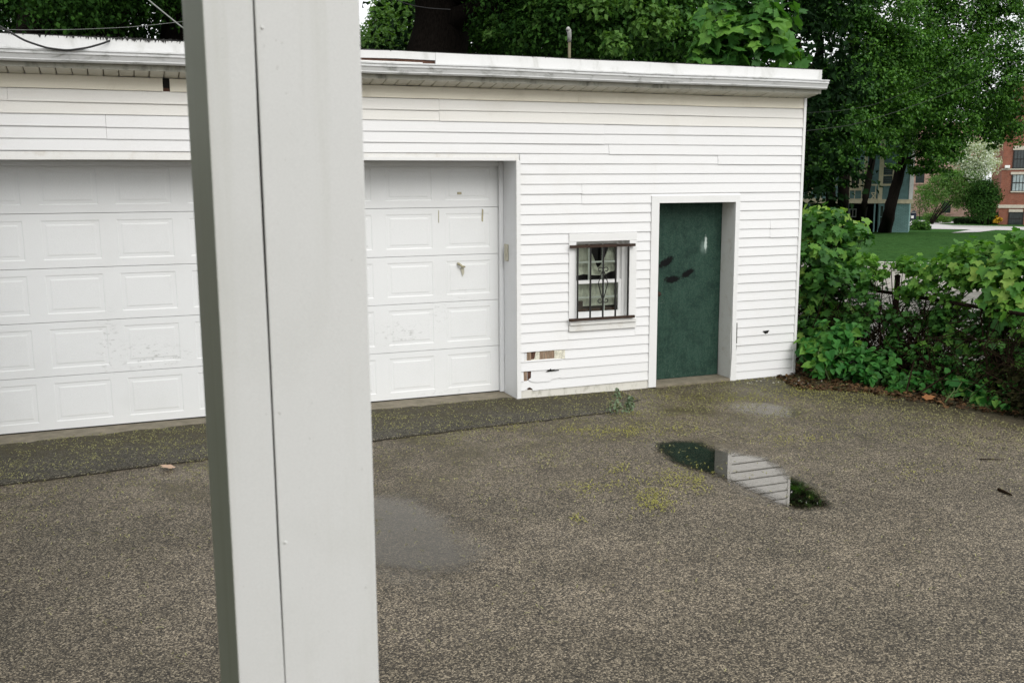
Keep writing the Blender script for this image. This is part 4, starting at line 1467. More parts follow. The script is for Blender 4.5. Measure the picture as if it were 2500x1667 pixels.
n = 44000
x_ = rng.random(n) * 8.6 - 1.2
y_ = -6.2 + 6.6 * rng.random(n) ** 0.55
edge_ = x_ + 0.55 * y_
dens = 0.05 + 1.15 / (1 + np.exp(-(edge_ - 4.6) * 2.2)) + 0.22 * ((y_ > -1.5) & (x_ < 4.7)) + 0.22 * (y_ > -2.3) + 0.06 * (y_ > -3.4)
noise_ = 0.5 + 0.5 * np.sin(x_ * 3.1 + 1.7 * np.sin(y_ * 2.3)) * np.sin(y_ * 3.7 + 1.1 * np.sin(x_ * 1.9))
noise2_ = 0.5 + 0.5 * np.sin(x_ * 7.3 + 2.1 * np.sin(y_ * 5.9 + x_)) * np.sin(y_ * 9.1 + 1.7 * np.sin(x_ * 6.3))
keep = rng.random(n) < dens * (0.25 + 0.9 * noise_) * (0.45 + 2.0 * noise2_ ** 2)
keep &= ~((y_ > -0.02) & (x_ > 3.55)) & ~((y_ > .1) & (x_ > -1.3))
x_, y_ = x_[keep], y_[keep]
scatter_catkins(np.stack([x_, y_, gz(x_, y_)], 1), M['catkin'], 'fallen_catkins', 'pale fallen maple catkins strewn over the asphalt')
pt = []
for (px, py, rx, ry, k) in ((1470, 1053, 62, 10, 420), (1545, 1052, 30, 9, 200), (1395, 1050, 30, 6, 80), (1510, 1145, 28, 12, 150), (1600, 1222, 34, 22, 520), (1660, 1165, 50, 20, 330), (1700, 1185, 20, 16, 140), (1440, 1190, 45, 12, 160), (1560, 1010, 40, 6, 160), (1850, 975, 70, 8, 420), (1950, 955, 70, 10, 420), (2080, 965, 90, 14, 420), (1900, 1075, 40, 14, 140), (2000, 1070, 30, 10, 90), (1410, 1270, 12, 10, 40), (1560, 1180, 60, 14, 120), (1240, 1045, 30, 5, 70), (2200, 1150, 60, 18, 140), (1790, 930, 60, 5, 120), (1620, 970, 80, 7, 200), (1660, 1050, 60, 8, 150)):
    for _ in range(k):
        q = on_z(px + random.gauss(0, rx * .85), py + random.gauss(0, ry * .8))
        if q[1] < -0.03 and random.random() < .55:
            pt.append((q[0], q[1], float(gz(q[0], q[1])) + random.random() * .006))
scatter_catkins(np.array(pt), M['catkin_y'], 'fallen_catkins', 'yellow green drifts of fallen maple flowers on the asphalt', (.015, .045), .0021)
# leaf litter along the hedge
n = 2600
yy = -3.4 + 4.4 * rng.random(n)
xx = np.interp(yy, [-4.5, -2.4, -1.9, -1.1, -.7, 1], [8.3, 7.75, 7.45, 7.2, 6.65, 7.1]) + np.abs(rng.normal(size=n)) * .55 - .12
ok = (xx < 8.6) & ~((yy > -.03) & (xx < 7.05))
P = np.stack([xx, yy, .008 + .02 * rng.random(n)], 1)[ok]
o = leaf_cloud('leaf_litter', P, np.array([0, 0, 1.0]) + rng.normal(size=P.shape) * .35, .025 + .05 * rng.random(len(P)), 'simple', M['litter'], droop=None)
tag(o, 'brown leaf litter gathered along the hedge foot', 'leaf litter', kind='stuff')
for (px, py, sz, m_, lb) in ((2268, 972, .12, 'dead_leaf', 'curled orange dead leaf below the small nettle sprig'), (2182, 976, .10, 'dead_leaf', 'flat orange dead leaf below the low ivy'), (408, 1141, .11, 'pink_leaf', 'pale pinkish fallen leaf on the edge of mossy apron'), (2440, 995, .08, 'dead_leaf', 'small brown dead leaf under the nettles at right edge')):
    q = on_z(px, py, .022)
    v, f = PAT['maple']
    me = bpy.data.meshes.new('dead_leaf')
    me.from_pydata([tuple(a) for a in (v - np.array([0, .4, 0])) * sz], [], f)
    o = link('dead_leaf', me, M[m_])
    o.location = q + np.array([0, 0, .012])
    o.rotation_euler = (.25, .15, random.random() * 6)
    tag(o, lb, 'leaf', 'single fallen leaves')
for (pts, r, lb, m_) in (([(2437, 1195), (2452, 1201), (2470, 1209)], .012, 'short dark stick on the asphalt at far right', 'stem'), ([(2392, 1122), (2410, 1122), (2452, 1123)], .005, 'thin brown twig on the asphalt near the nettles', 'stem'), ([(2200, 952), (2240, 940), (2280, 952)], .006, 'thin pale twig lying in the low ivy', 'tape')):
    P = [on_z(x, y, .006) + np.array([0, 0, .004]) for x, y in pts]
    o = MB().tube(P, [r, r * .9, r * .5], 6).build('twig', M[m_], None, True)
    tag(o, lb, 'twig', 'fallen twigs')
P = [on_z(x, y, .004) for x, y in ((1640, 1028), (1690, 1037), (1730, 1050), (1752, 1060), (1763, 1056), (1755, 1050), (1738, 1052), (1725, 1055), (1745, 1062), (1775, 1075))]
tag(MB().tube(P, .002, 5).build('string', M['tape'], None, True), 'tangled white string on the asphalt beside the puddle', 'string')
# grit gathered at the foot of the wall
gm = MB()
for i in range(70):
    px, py = (random.uniform(1745, 1800), random.uniform(920, 931)) if i < 18 else (random.uniform(1820, 2010), random.uniform(908, 938))
    q = on_z(px, py)
    if q[1] > -.04: continue
    s_ = random.uniform(.005, .014)
    vs = []
    for a in range(6):
        for e, rr in ((0, 1), (.6, .8)):
            vs.append((q[0] + s_ * rr * math.cos(a * 1.05) * random.uniform(.8, 1.2), q[1] + s_ * rr * math.sin(a * 1.05) * random.uniform(.8, 1.2), .001 + s_ * e))
    vs.append((q[0], q[1], .001 + s_))
    fs = []
    for a in range(6):
        b = (a + 1) % 6
        fs += [(a * 2, b * 2, b * 2 + 1, a * 2 + 1), (a * 2 + 1, b * 2 + 1, 12)]
    gm.quads(vs, fs)
tag(gm.build('gravel', M['kerb']), 'pale grit gathered at the foot of garage wall', 'gravel', kind='stuff')

# two feathery weeds in the apron crack
for (px, py, hgt, lb) in ((1505, 1010, .24, 'taller feathery grey-green weed in the crack before the window'), (1537, 1008, .16, 'shorter feathery weed right of the taller one')):
    q = on_z(px, py)
    w_ = empty('weed', (q[0], q[1], .01), lb, 'weed', 'weeds in the apron crack')
    mb = MB()
    mb.tube([(0, 0, -.01), (.004, 0, hgt * .5), (-.004, 0, hgt)], [.004, .003, .0015], 5)
    mb.build('stem', M['stem_green'], w_)
    P, N_ = [], []
    for k in range(90):
        z = hgt * (0.1 + .9 * random.random())
        a = random.random() * 6.28
        rr = (hgt - z) * .42 * random.random() + .015
        P.append((rr * math.cos(a), rr * math.sin(a), z - rr * .1))
        N_.append((math.cos(a) * .5 + random.gauss(0, .3), math.sin(a) * .5 + random.gauss(0, .3), .6))
    o = leaf_cloud('foliage', np.array(P), np.array(N_), .025 + .02 * rng.random(90), 'simple', M['weed'], w_, droop=(0, 0, .6))
    o['kind'] = 'stuff'

# ================================================================== BACKGROUND TREES
def tube_noise(pts, rad, seg=12):
    """densify and roughen a trunk path"""
    P, R = [], []
    for i in range(len(pts) - 1):
        for t in np.linspace(0, 1, 5)[: -1 if i < len(pts) - 2 else None]:
            P.append(np.array(pts[i]) * (1 - t) + np.array(pts[i + 1]) * t + rng.normal(size=3) * rad[i] * .04)
            R.append((rad[i] * (1 - t) + rad[i + 1] * t) * (1 + rng.normal() * .03))
    return P, R


def tree(name, label, base, path, rad, blobs, n, leaf, mat, group, limbs=5, pat='simple', clump=.28, shell=.5, extra=None, per=26):
    L = np.array(base)
    root = empty(name, tuple(L), label, 'tree', group)
    tb = MB()
    P, R = tube_noise(path, rad)
    tb.tube([p - L for p in P], R, 12)
    top = np.array(path[-1])
    for i in range(limbs):
        b = blobs[i % len(blobs)]
        s = P[min(len(P) - 1, int(len(P) * (.55 + .45 * i / max(1, limbs))))]
        e = np.array(b[:3])
        m_ = (s + e) / 2 + np.array([0, 0, .15 * np.linalg.norm(e - s)])
        tb.tube([s - L, m_ - L, e - L], [rad[-1] * .55, rad[-1] * .35, rad[-1] * .12], 6, False)
    tb.build('trunk', M['bark'], root, True)
    p, nr = blob_points(blobs, n, clump, shell, per=per)
    o = leaf_cloud('crown', p - L, nr, leaf * (.7 + .6 * rng.random(len(p))), pat, mat, root)
    if extra:
        for (bl2, n2, lf2, m2) in extra:
            p, nr = blob_points(bl2, n2, .3, .5)
            leaf_cloud('crown', p - L, nr, lf2 * (.7 + .6 * rng.random(len(p))), pat, m2, root)
    return root


def gnd(px, depth, z=-0.06):
    p = at(px, 441, depth)
    return np.array([p[0], p[1], z])


def up(px, py, depth):
    return at(px, py, depth)


GB = 'dark trees rising behind the garage roof'
# great trunk behind the garage
D1 = 20.5
tree('maple_tree', 'thick dark trunked tree behind garage roof right of the post', gnd(1062, D1),
     [gnd(1062, D1), up(1064, 250, D1), up(1070, 130, D1), up(1082, 0, D1), up(1090, -150, D1)], [.78, .66, .62, .58, .5],
     [B(1230, 30, 19.5, .7), B(1300, 80, 18, .6), B(1400, 50, 17.5, .8), B(1280, -40, 18.5, 1.0), B(1430, -80, 18, 1.3), B(1200, 70, 22, .7)],
     20000, .095, M['tree_mid'], GB, 5, extra=[([B(1540, 50, 17.5, .8), B(1640, 30, 17.5, .7), B(1500, 0, 17.5, .7), B(1600, -80, 18, 1.2), B(1690, 90, 17.5, .5)], 14000, .10, M['tree_a']), ([B(1320, 40, 17.5, .3), B(1210, 70, 18.5, .25), B(1450, 20, 16.6, .35), B(1490, 105, 16.6, .3), B(1270, 110, 18, .2), B(1600, 60, 16.6, .35), B(1560, 10, 16.6, .3)], 1500, .11, M['tree_far']), ([B(1150, -420, 19, 2.6), B(1400, -400, 18, 2.6), B(1650, -400, 18, 2.4), B(1300, -600, 20, 3.4), B(1000, -650, 21, 3.2)], 14000, .34, M['tree_a'])])
tree('maple_tree', 'slim dark tree behind garage roof beside the vent pipe', gnd(1180, 24),
     [gnd(1180, 24), up(1178, 130, 24), up(1176, -60, 24)], [.22, .17, .14],
     [B(1220, 60, 24, .9), B(1320, 20, 24, 1.1), B(1450, 90, 24, 1.1), B(1560, 100, 24, 1.0), B(1380, 130, 24, .8), B(1650, 90, 24, .9), B(1250, 120, 25, .8), B(1500, 0, 25, 1.4), B(1160, 80, 25, .8), B(1700, 30, 25, 1.2)],
     24000, .12, M['tree_mid'], GB, 4)
tree('maple_tree', 'sunlit paler tree far behind the garage, right of the post', gnd(915, 38),
     [gnd(915, 38), up(915, 60, 38)], [.3, .2],
     [B(930, 100, 38, 1.0), B(970, 60, 38, 1.0), B(905, 125, 37, .9), B(960, 15, 39, .8), B(995, 0, 40, 1.2), B(940, 55, 38, .6), B(960, 150, 37, 1.5), B(900, 170, 37, 1.2), B(925, 20, 39, .3)],
     20000, .15, M['tree_far'], GB, 3)
for i, (px, pw, lb) in enumerate(((62, .24, 'leftmost forked dark tree behind the garage roof'), (118, .20, 'second dark tree from the left behind garage roof'), (218, .40, 'stout leaning dark tree behind roof, nearest the drooping cable'), (420, .28, 'dark tree behind garage roof just left of the post'))):
    Dd = 18 + i * 1.3
    lean = (20, -6, 60, 10)[i]
    tree('maple_tree', lb, gnd(px, Dd),
         [gnd(px, Dd), up(px, 130, Dd), up(px + lean, 0, Dd), up(px + lean * 2, -160, Dd)], [pw * 1.3, pw, pw * .9, pw * .7],
         [B(px - 60, -40, Dd + 1, 1.0), B(px + 70, -20, Dd - 1, .9), B(px + 30, 40, Dd + 2, .7), B(px - 20, -150, Dd, 1.5), B(px + 120, -180, Dd, 1.5), B(px + 110, 60, Dd + 2, .7)],
         16000, .095, M['tree_mid'], GB, 4, extra=[([B(px, -470, Dd, 2.4), B(px + 150, -540, Dd, 2.4)], 3600, .36, M['tree_a'])])
# the wood that closes the view behind the garage: nobody could count it
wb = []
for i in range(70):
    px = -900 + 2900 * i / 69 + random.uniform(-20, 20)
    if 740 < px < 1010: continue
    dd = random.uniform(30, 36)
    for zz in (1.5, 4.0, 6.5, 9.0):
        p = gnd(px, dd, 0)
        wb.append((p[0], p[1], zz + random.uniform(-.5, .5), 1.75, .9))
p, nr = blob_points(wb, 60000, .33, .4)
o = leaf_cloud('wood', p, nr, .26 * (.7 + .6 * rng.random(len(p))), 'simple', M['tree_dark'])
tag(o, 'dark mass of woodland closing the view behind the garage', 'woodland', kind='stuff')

# young maple beside the garage, its broad leaves over the roof corner
sap = plant('maple_sapling', 'young maple with broad bright leaves rising over the garage roof corner', 'tree', (8.6, 2.6, 0),
            [B(1840, 60, 12.8, .34), B(1790, 110, 12.8, .32), B(1870, 120, 12.8, .32), B(1920, 140, 12.8, .24), B(1760, 50, 12.9, .28), B(1900, 60, 12.9, .26), B(1740, 140, 12.9, .24), B(1830, 0, 12.9, .34), B(1960, 160, 12.7, .14), B(1800, 160, 12.8, .3)],
            520, 260, .19, 'maple', [mm, vn, vn], fill_mat=M['maple'], clump=.36)

# ---- the trees on the lawn to the right
GR = 'leaning dark trunked trees on the lawn'
DL = 44
b7 = on_lawn(2160, 568)
tree('lawn_tree', 'leaning dark trunked tree nearest the mailboxes on the lawn', b7 - np.array([0, 0, .1]),
     [b7 - np.array([0, 0, .1]), up(2170, 520, DL), up(2190, 444, DL), up(2206, 380, DL), up(2232, 260, DL), up(2270, 60, DL)], [.34, .26, .225, .22, .2, .15],
     [B(2290, 385, 42, 1.0), B(2270, 320, 42, 1.2), B(2330, 290, 42, 1.2), B(2210, 350, 42.5, .75), B(2250, 240, 41, 1.4), B(2420, 210, 42, 1.5), B(2480, 290, 43, 1.3), B(2330, 150, 41, 1.6), B(2430, 110, 42, 1.4), B(2260, 70, 42, 1.6), B(2350, 20, 42, 1.6), B(2500, 190, 42, 1.2), B(2480, 40, 42, 1.1), B(2430, -10, 42, 1.2), B(2245, 405, 43, .6), B(2420, 330, 43, .8)],
     44000, .135, M['tree_b'], GR, 7, extra=[([B(2250, -120, 42, 2.2), B(2400, -160, 42, 2.2), B(2300, -380, 42, 2.8), B(2450, -450, 42, 2.6)], 6000, .3, M['tree_a'])], clump=.19, per=75)
b8 = on_lawn(2104, 560)
tree('lawn_tree', 'slimmer leaning tree with a trunk knot, left of the mailboxes tree', b8 - np.array([0, 0, .1]),
     [b8 - np.array([0, 0, .1]), up(2110, 500, DL - 3), up(2122, 430, DL - 3), up(2130, 385, DL - 3), up(2150, 200, DL - 3)], [.17, .15, .14, .135, .11],
     [B(2150, 345, 39, .7), B(2180, 260, 39, 1.1), B(2090, 290, 39, 1.1), B(2130, 210, 39, 1.3), B(2200, 130, 39, 1.4), B(2100, 120, 39, 1.3), B(2160, 40, 39, 1.5), B(2065, 230, 39.5, 1.0), B(2110, 370, 39, .5), B(2190, 395, 39.5, .4)],
     27000, .13, M['tree_b'], GR, 5, extra=[([B(2130, -130, 39, 2.0), B(2100, -330, 39, 2.6), B(2180, -560, 39, 2.6)], 5000, .3, M['tree_a'])], clump=.19, per=75)
for (px, w_, lb, dx) in ((2028, .21, 'dark trunk in the shade just right of the garage eave', -28), (2058, .23, 'dark trunk standing beside the one by the garage eave', 30)):
    bb = on_lawn(px, 560)
    tree('lawn_tree', lb, bb - np.array([0, 0, .1]),
         [bb - np.array([0, 0, .1]), up(px, 480, 40), up(px + dx * .3, 330, 40), up(px + dx, 120, 40), up(px + dx * 1.2, -60, 40)], [w_ * 1.2, w_, w_ * .9, w_ * .7, w_ * .5],
         [B(px - 50, 400, 37, .8), B(px + 10, 390, 37, .8), B(px - 60, 330, 37, 1.0), B(px, 310, 37, 1.0), B(px + 10, 200, 38, 1.2), B(px - 70, 200, 38, .9), B(px - 60, 30, 38, 1.2), B(px + 20, 20, 38, 1.2), B(px - 30, 445, 37.5, .5)],
         16000, .13, M['tree_a'], GR, 5, extra=[([B(px - 40, -130, 38, 2.0), B(px - 20, -340, 38, 2.4), B(px - 30, -560, 38, 2.4)], 4000, .3, M['tree_a'])], clump=.19, per=75)
# deep shade behind them
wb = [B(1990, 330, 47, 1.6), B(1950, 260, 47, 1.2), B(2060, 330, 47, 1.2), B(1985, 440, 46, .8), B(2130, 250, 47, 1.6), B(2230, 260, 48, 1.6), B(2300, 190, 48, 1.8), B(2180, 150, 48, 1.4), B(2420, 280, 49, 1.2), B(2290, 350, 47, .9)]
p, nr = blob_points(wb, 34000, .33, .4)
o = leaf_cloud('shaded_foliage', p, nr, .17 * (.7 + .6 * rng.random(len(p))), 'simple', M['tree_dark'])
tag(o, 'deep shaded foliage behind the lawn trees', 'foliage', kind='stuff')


def small_tree(name, label, px, py, stems, blobs, n, leaf, mat, depth, cat='tree'):
    L = on_lawn(px, py)
    root = empty(name, tuple(L), label, cat)
    mb = MB()
    for (x1, y1, r) in stems:
        e = at(x1, y1, depth)
        mid = (L + e) / 2 + np.array([0, 0, -.05])
        mb.tube([np.array([rng.normal() * .1, rng.normal() * .1, -.1]), mid - L, e - L], [r, r * .8, r * .4], 6, False)
    mb.build('trunk', M['bark'], root, True)
    p, nr = blob_points(blobs, n, .3, .4)
    leaf_cloud('crown', p - L, nr, leaf * (.7 + .6 * rng.random(len(p))), 'simple', mat, root)
    return root


L_ = on_lawn(2260, 556)
dd_ = float((L_ - CAM) @ FW)
small_tree('leaning_shrub', 'leaning multi-stemmed green shrub tree beside the footpath', 2262, 556, ((2290, 500, .07), (2310, 490, .08), (2330, 480, .08), (2350, 470, .07), (2300, 495, .06)),
           [B(2300, 470, dd_, 1.0), B(2350, 470, dd_, 1.1), B(2390, 460, dd_, .9), B(2330, 440, dd_, 1.0), B(2370, 430, dd_, 1.0), B(2270, 490, dd_, .6), B(2340, 495, dd_, .7), B(2260, 465, dd_, .7), B(2290, 440, dd_, .8), B(2400, 485, dd_, .7)], 15000, .13, M['tree_far'], dd_)
small_tree('blossom_tree', 'white blossoming small tree left of the brick building', 2400, 548, ((2370, 430, .1), (2390, 400, .08)),
           [B(2375, 380, 84, 1.3), B(2350, 350, 84, 1.1), B(2400, 400, 84, 1.2), B(2370, 420, 84, 1.2), B(2410, 360, 84, 1.0), B(2340, 390, 84, .8)], 8000, .17, M['blossom'], 84)
small_tree('dark_tree', 'dark bushy tree below the white blossom beside brick building', 2415, 548, ((2410, 480, .12),),
           [B(2405, 460, 82, 1.0), B(2400, 495, 82, 1.0), B(2422, 475, 82, .8), B(2392, 510, 82, 1.0), B(2380, 480, 83, 1.0)], 9000, .16, M['tree_mid'], 82)
for (px, py, bl_, mt_, lb) in ((2418, 548, [(2418, 530, .7), (2400, 537, .5), (2430, 537, .5)], 'tree_mid', 'round dark bush against the brick building corner'),
                               (2370, 547, [(2350, 538, .35), (2370, 538, .4), (2385, 538, .4), (2335, 539, .3)], 'shrub_dark', 'clipped dark hedge along the far path'),
                               (2240, 562, [(2240, 548, .35), (2255, 552, .35), (2232, 557, .3), (2262, 560, .25)], 'tree_b', 'small leafy bush at the foot of leaning shrub tree'),
                               (2290, 545, [(2290, 534, .5), (2310, 537, .4), (2270, 530, .5)], 'tree_far', 'pale flowering border behind the far path'),
                               (2245, 535, [(2245, 505, 1.2), (2262, 495, 1.3), (2285, 512, 1.1), (2250, 475, 1.2), (2300, 500, 1.0)], 'tree_b', 'green bush behind the mailboxes')):
    L = on_lawn(px, py)
    d_ = float((L - CAM) @ FW)
    root = empty('garden_bush', tuple(L), lb, 'bush')
    bb = [B(a, b, d_, r) for a, b, r in bl_]
    MB().tube([(0, 0, -.1), tuple(np.array(bb[0][:3]) - L)], [.05, .02], 5, False).build('stem', M['bark'], root)
    p, nr = blob_points(bb, 2600, .3, .5)
    leaf_cloud('foliage', p - L, nr, .13 * (.7 + .6 * rng.random(len(p))), 'simple', M[mt_], root)
# yellow flowering clump
L = on_lawn(2435, 549)
d_ = float((L - CAM) @ FW)
root = empty('yellow_bush', tuple(L), 'small rounded yellow flowering bush beside the brick building', 'bush')
bb = [B(2438, 537, d_, .28, .9), B(2430, 541, d_, .2, .9), B(2433, 529, d_, .09)]
MB().tube([(0, 0, -.1), tuple(np.array(bb[0][:3]) - L)], [.04, .02], 5, False).build('stem', M['bark'], root)
p, nr = blob_points(bb, 1500, .12, .9)
leaf_cloud('flowers', p - L, nr, .10 * (.7 + .6 * rng.random(len(p))), 'simple', M['yellow'], root)

# ================================================================== FAR BUILDINGS
def frame_at(px, py, depth):
    """an empty facing the camera's bearing: x to the right, y away, z up; returns (root maker, pixel->local)"""
    o = at(px, py, depth)
    return o


def facade(name, label, cat, px, py, depth, yaw=UA):
    o = at(px, py, depth)
    root = empty(name, tuple(o), label, cat)
    root.rotation_euler.z = -yaw
    c, s = math.cos(yaw), math.sin(yaw)
    exv, eyv = np.array([c, -s, 0]), np.array([s, c, 0])

    def loc(x, y, off=0.0):
        """pixel -> local (x, z) on the plane local y = off"""
        d = ray(x, y)
        t = (off - (CAM - o) @ eyv) / (d @ eyv)
        p = CAM + d * t - o
        return p @ exv, p[2]
    return root, loc


# teal house
th_, lo = facade('teal_house', 'teal clapboard house with cream trim and painted basement behind the trees', 'house', 2218, 563, 50)
xR, zB = lo(2222, 563)
xM, _ = lo(2141, 563)
_, zb1 = lo(2200, 497)
_, zb2 = lo(2200, 487)
xL, _ = lo(1880, 563)
top_ = 8.0
MB().box(xM, xR - .1, 0, 9, zB - .6, zb1).build('basement_wall', M['teal_brick'], th_)
wl = MB().box(xM, xR - .02, .02, 9, zb2, top_).build('wall', M['teal'], th_)
k = 0
z = zb2 + .01
while z < zb2 + 3.6:
    MB().quads([(xM, -.014, z), (xR - .02, -.014, z), (xR - .02, .019, z + .105), (xM, .019, z + .105), (xM, .019, z), (xR - .02, .019, z)], [(0, 1, 2, 3), (0, 4, 5, 1)]).build('clapboard', M['teal'], wl)
    z += .105
MB().box(xM - .05, xR + .06, -.06, 0.02, zb1, zb2).build('band_board', M['cream'], th_)
MB().box(xR - .16, xR + .02, -.04, .019, zb2 + .002, top_).build('corner_board', M['white'], th_)
MB().box(xM - .05, xM + .16, -.04, .019, zb2 + .002, top_).build('corner_board', M['cream'], th_)
MB().box(xL, xM, 2.0, 9, zb2, top_).build('rear_wall', M['teal'], th_)
MB().box(xL, xM, 2.2, 9, zB - .6, zb1).build('rear_basement', M['black'], th_)
MB().box(xL, xM - .06, -.1, 2.0, zb1, zb2).build('porch_deck', M['cream'], th_)
MB().box(xL - .3, xR + .4, -.4, 9.3, top_, top_ + .3).build('roof', M['felt'], th_)


def house_window(x0, y0, x1, y1, off=0.0, trim='cream', glass='dark_glass', nx=2, nz=2, tw=.10, parent=th_, loc=lo):
    a, z1 = loc(x0, y0, off)
    b, z0 = loc(x1, y1, off)
    f = MB()
    w = MB().box(a, b, off - .01, off + .02, z0, z1).build('window', M[glass], parent)
    for (p, q, r, s) in ((a - tw, a, z0 - tw, z1 + tw), (b, b + tw, z0 - tw, z1 + tw), (a, b, z1, z1 + tw), (a, b, z0 - tw, z0)):
        MB().box(p, q, off - .06, off + .02, r, s).build('window_frame', M[trim], w)
    for i in range(1, nx):
        xm = a + (b - a) * i / nx
        MB().box(xm - .025, xm + .025, off - .035, off - .012, z0, z1).build('mullion', M[trim], w)
    for i in range(1, nz):
        zm = z0 + (z1 - z0) * i / nz
        MB().box(a, b, off - .03, off - .013, zm - .02, zm + .02).build('mullion', M[trim], w)
    return w


house_window(2152, 408, 2178, 449, 0.0, 'cream', 'dark_glass', 1, 2)
house_window(2080, 420, 2097, 459, 2.0, 'cream', 'dark_glass', 2, 1, .14)
house_window(2076, 512, 2088, 528, 2.2, 'white', 'dark_glass', 2, 1, .06)
house_window(1985, 420, 2000, 459, 2.0, 'cream', 'dark_glass', 2, 1, .14)
house_window(2150, 503, 2164, 556, 0.0, 'teal', 'dark_glass', 2, 2, .06)
xa, zr = lo(2127, 471)
xb, _ = lo(2139, 471)
_, zr0 = lo(2127, 487)
for (p0, p1) in (((xa, zr0), (xb, zr)), ((xa, zr), (xb, zr0)), ((xa, zr), (xb, zr)), ((xa, zr0 + .02), (xb, zr0 + .02))):
    MB().tube([(p0[0], -.05, p0[1]), (p1[0], -.05, p1[1])], .025, 4).build('porch_rail', M['cream'], th_)
for px in (1975, 2110, 2070, 2030):
    xp, _ = lo(px, 480)
    MB().box(xp - .08, xp + .08, -.05, .1, zb2, zb2 + 2.8).build('porch_column', M['cream'], th_)
    MB().box(xp - .08, xp + .08, -.05, .1, zB - .3, zb1).build('porch_pier', M['teal'], th_)
for i in range(16):
    xp = xL + (xM - xL) * (i + .5) / 16
    MB().box(xp - .02, xp + .02, -.03, 0.0, zb2, zb2 + .7).build('baluster', M['cream'], th_)
MB().box(xL, xM - .1, -.05, .02, zb2 + .7, zb2 + .78).build('hand_rail', M['cream'], th_)
xd, _ = lo(2136, 500)
MB().tube([(xd, -.06, zB - .4), (xd, -.06, zb1)], .04, 6).build('downpipe', M['teal'], th_)

# red brick building, right edge
bb_, lb_ = facade('brick_building', 'red brick building with stone bands and dark windows at the right edge', 'building', 2440, 549, 92)
x0, z0 = lb_(2436, 552)
x1, _ = lb_(2700, 552)
_, zs0 = lb_(2450, 508)
_, zs1 = lb_(2450, 500)
_, zt = lb_(2450, 200)
MB().box(x0, x1, 0, 14, z0 - 1, zt).build('wall', M['brick'], bb_)
MB().box(x0 - .12, x1, -.10, -.002, zs0, zs1).build('stone_band', M['stone'], bb_)
_, zq0 = lb_(2450, 415)
_, zq1 = lb_(2450, 412)
MB().box(x0 - .05, x1, -.06, -.002, zq0, zq1).build('stone_band', M['stone'], bb_)
for (xa_, ya_, xb_, yb_, gl, lint, sill) in ((2466, 519, 2494, 549, 'dark_glass', (2463, 511, 2497, 518), None), (2474, 427, 2520, 466, 'pale_glass', (2468, 420, 2525, 426), (2467, 467, 2525, 470)), (2478, 367, 2520, 410, 'dark_glass', (2474, 357, 2525, 366), None)):
    a, zt_ = lb_(xa_, ya_)
    b, zb_ = lb_(xb_, yb_)
    w = MB().box(a, b, -.03, -.005, zb_, zt_).build('window', M[gl], bb_)
    for (p, q_, r, s) in ((a - .12, a, zb_, zt_), (b, b + .12, zb_, zt_), (a - .12, b + .12, zt_, zt_ + .1), (a - .12, b + .12, zb_ - .06, zb_)):
        MB().box(p, q_, -.07, -.004, r, s).build('window_frame', M['iron'], w)
    for i in range(1, 6):
        xm = a + (b - a) * i / 6
        MB().box(xm - .02, xm + .02, -.05, -.031, zb_, zt_).build('window_bar', M['iron'], w)
    zm = (zb_ + zt_) / 2
    MB().box(a, b, -.06, -.051, zm - .04, zm + .04).build('window_bar', M['iron'], w)
    for rc in (lint, sill):
        if rc:
            pa, pz1 = lb_(rc[0], rc[1])
            pb, pz0 = lb_(rc[2], rc[3])
            MB().box(pa, pb, -.12, -.075, pz0, pz1).build('stone_lintel', M['stone'], bb_)
pa, pz1 = lb_(2453, 404)
pb, pz0 = lb_(2465, 411)
MB().box(pa, pb, -.3, -.08, pz0, pz1).build('wall_lamp', M['lamp_white'], bb_, bevel=.04)
# pinkish brick building far behind
pk, lp = facade('pink_building', 'pale pink brick building far behind the teal house', 'building', 2260, 530, 115)
x0, z0 = lp(2215, 540)
x1, _ = lp(2390, 540)
_, zt = lp(2260, 300)
MB().box(x0, x1, 0, 10, z0 - 2, zt).build('wall', M['brick_pink'], pk)
for (a_, b_, c_, d_) in ((2237, 415, 2256, 447), (2300, 415, 2320, 447), (2300, 490, 2320, 520)):
    a, z1_ = lp(a_, b_)
    b, z2_ = lp(c_, d_)
    w = MB().box(a, b, -.05, -.002, z2_, z1_).build('window', M['dark_glass'], pk)
    MB().box(a - .2, b + .2, -.12, -.06, z2_ - .18, z2_).build('sill', M['brick_pink'], w)

# mailboxes
for (px, lb) in ((2215, 'navy street mailbox half hidden behind teal house'), (2229, 'navy street mailbox right of its twin by the teal house')):
    L = on_lawn(px, 546)
    d_ = float((L - CAM) @ FW)
    s = d_ / FPX
    root = empty('mailbox', tuple(L), lb, 'mailbox', 'street mailboxes')
    root.rotation_euler.z = -UA
    w_, h_ = 6.2 * s, 31 * s
    prof = [(-w_, .24 * h_), (w_, .24 * h_)] + [(w_ * math.cos(math.radians(a)), .80 * h_ + .2 * h_ * math.sin(math.radians(a))) for a in range(0, 181, 20)]
    MB().prism(prof, -w_, w_).build('body', M['mailbox'], root)
    for sx in (-1, 1):
        for sy in (-1, 1):
            MB().box(sx * w_ * .85 - .04, sx * w_ * .85 + .04, sy * w_ * .85 - .04, sy * w_ * .85 + .04, -.05, .25 * h_).build('leg', M['mailbox'], root)
    MB().box(-w_ * .9, w_ * .1, -w_ - .012, -w_ - .002, .42 * h_, .62 * h_).build('notice', M['white'], root)
    MB().box(-w_ * .8, w_ * .8, -w_ - .05, -w_ - .003, .84 * h_, .90 * h_).build('slot_hood', M['grey_metal'], root)

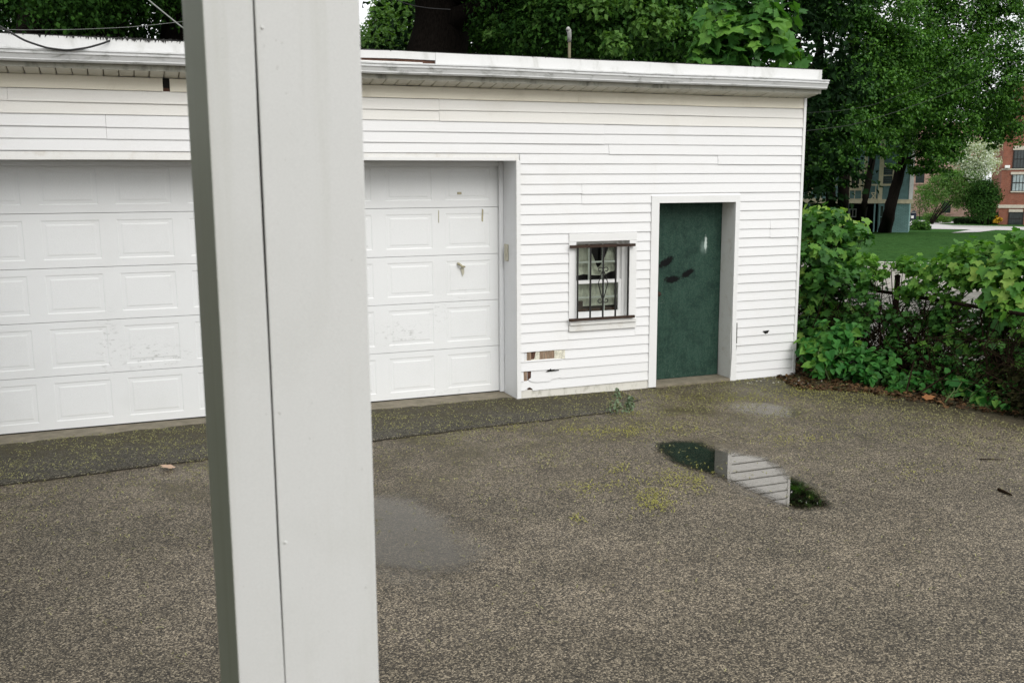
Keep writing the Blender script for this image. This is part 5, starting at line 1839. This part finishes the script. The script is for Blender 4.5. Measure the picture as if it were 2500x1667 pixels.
# retaining wall of the lawn
rw = MB()
rw.quads([uv(21.5, -14, -.1), uv(21.5, 18, -.1), uv(21.75, 18, -.1), uv(21.75, -14, -.1), uv(21.5, -14, .5), uv(21.5, 18, .5), uv(21.75, 18, .505), uv(21.75, -14, .505)], [(0, 1, 5, 4), (4, 5, 6, 7), (1, 2, 6, 5), (3, 0, 4, 7)])
tag(rw.build('retaining_wall', M['kerb']), 'low pale concrete retaining wall at the front of the lawn', 'wall')

# ================================================================== CABLES
def cable(name, pts, r, mat, label, grp='overhead cables'):
    P = []
    for i in range(len(pts) - 1):
        for t in np.linspace(0, 1, 8)[: -1 if i < len(pts) - 2 else None]:
            P.append(pts[i] * (1 - t) + pts[i + 1] * t)
    # smooth twice
    for _ in range(3):
        P = [P[0]] + [(P[i - 1] + 2 * P[i] + P[i + 1]) / 4 for i in range(1, len(P) - 1)] + [P[-1]]
    tag(MB().tube(P, r, 6).build(name, M[mat], None, True), label, 'cable', grp)


yq = -.36
cable('cable', [on_y(-60, 30, yq), on_y(0, 65, yq), on_y(60, 100, yq), on_y(115, 118, yq), on_y(165, 124, yq), on_y(215, 117, yq), on_y(250, 107, -.28), on_y(268, 100, -.24)], .008, 'cable', 'dark cable drooping across the gutter to the roof edge')
cable('cable', [at(330, -30, 12), at(365, 3, 12), at(445, 68, 12), at(520, 120, 12)], .009, 'cable_pale', 'pale twisted cable running down to the roof beside post')
cable('cable', [at(-50, 70, 14), at(50, 74, 14), at(180, 73, 14), at(300, 68, 14), at(370, 62, 14), at(520, 45, 14)], .0035, 'cable_pale', 'thin pale wire strung level above the roof at left')
cable('cable', [at(940, -15, 15), at(975, 4, 15), at(1010, 15, 15), at(1048, 21, 15), at(1100, 24, 15)], .006, 'cable', 'thin dark wire crossing in front of the thick trunk')
cable('cable', [at(1900, 278, 16), at(1970, 276, 16.5), at(2050, 271, 17), at(2130, 258, 18), at(2250, 212, 19), at(2380, 140, 20), at(2520, 60, 21)], .0026, 'cable', 'upper thin cable rising to the right past garage corner')
cable('cable', [at(1900, 322, 16), at(1970, 320, 16.5), at(2080, 306, 17), at(2200, 270, 18), at(2330, 222, 19), at(2500, 146, 20), at(2600, 100, 21)], .004, 'cable', 'lower dark cable rising to the right past garage corner')
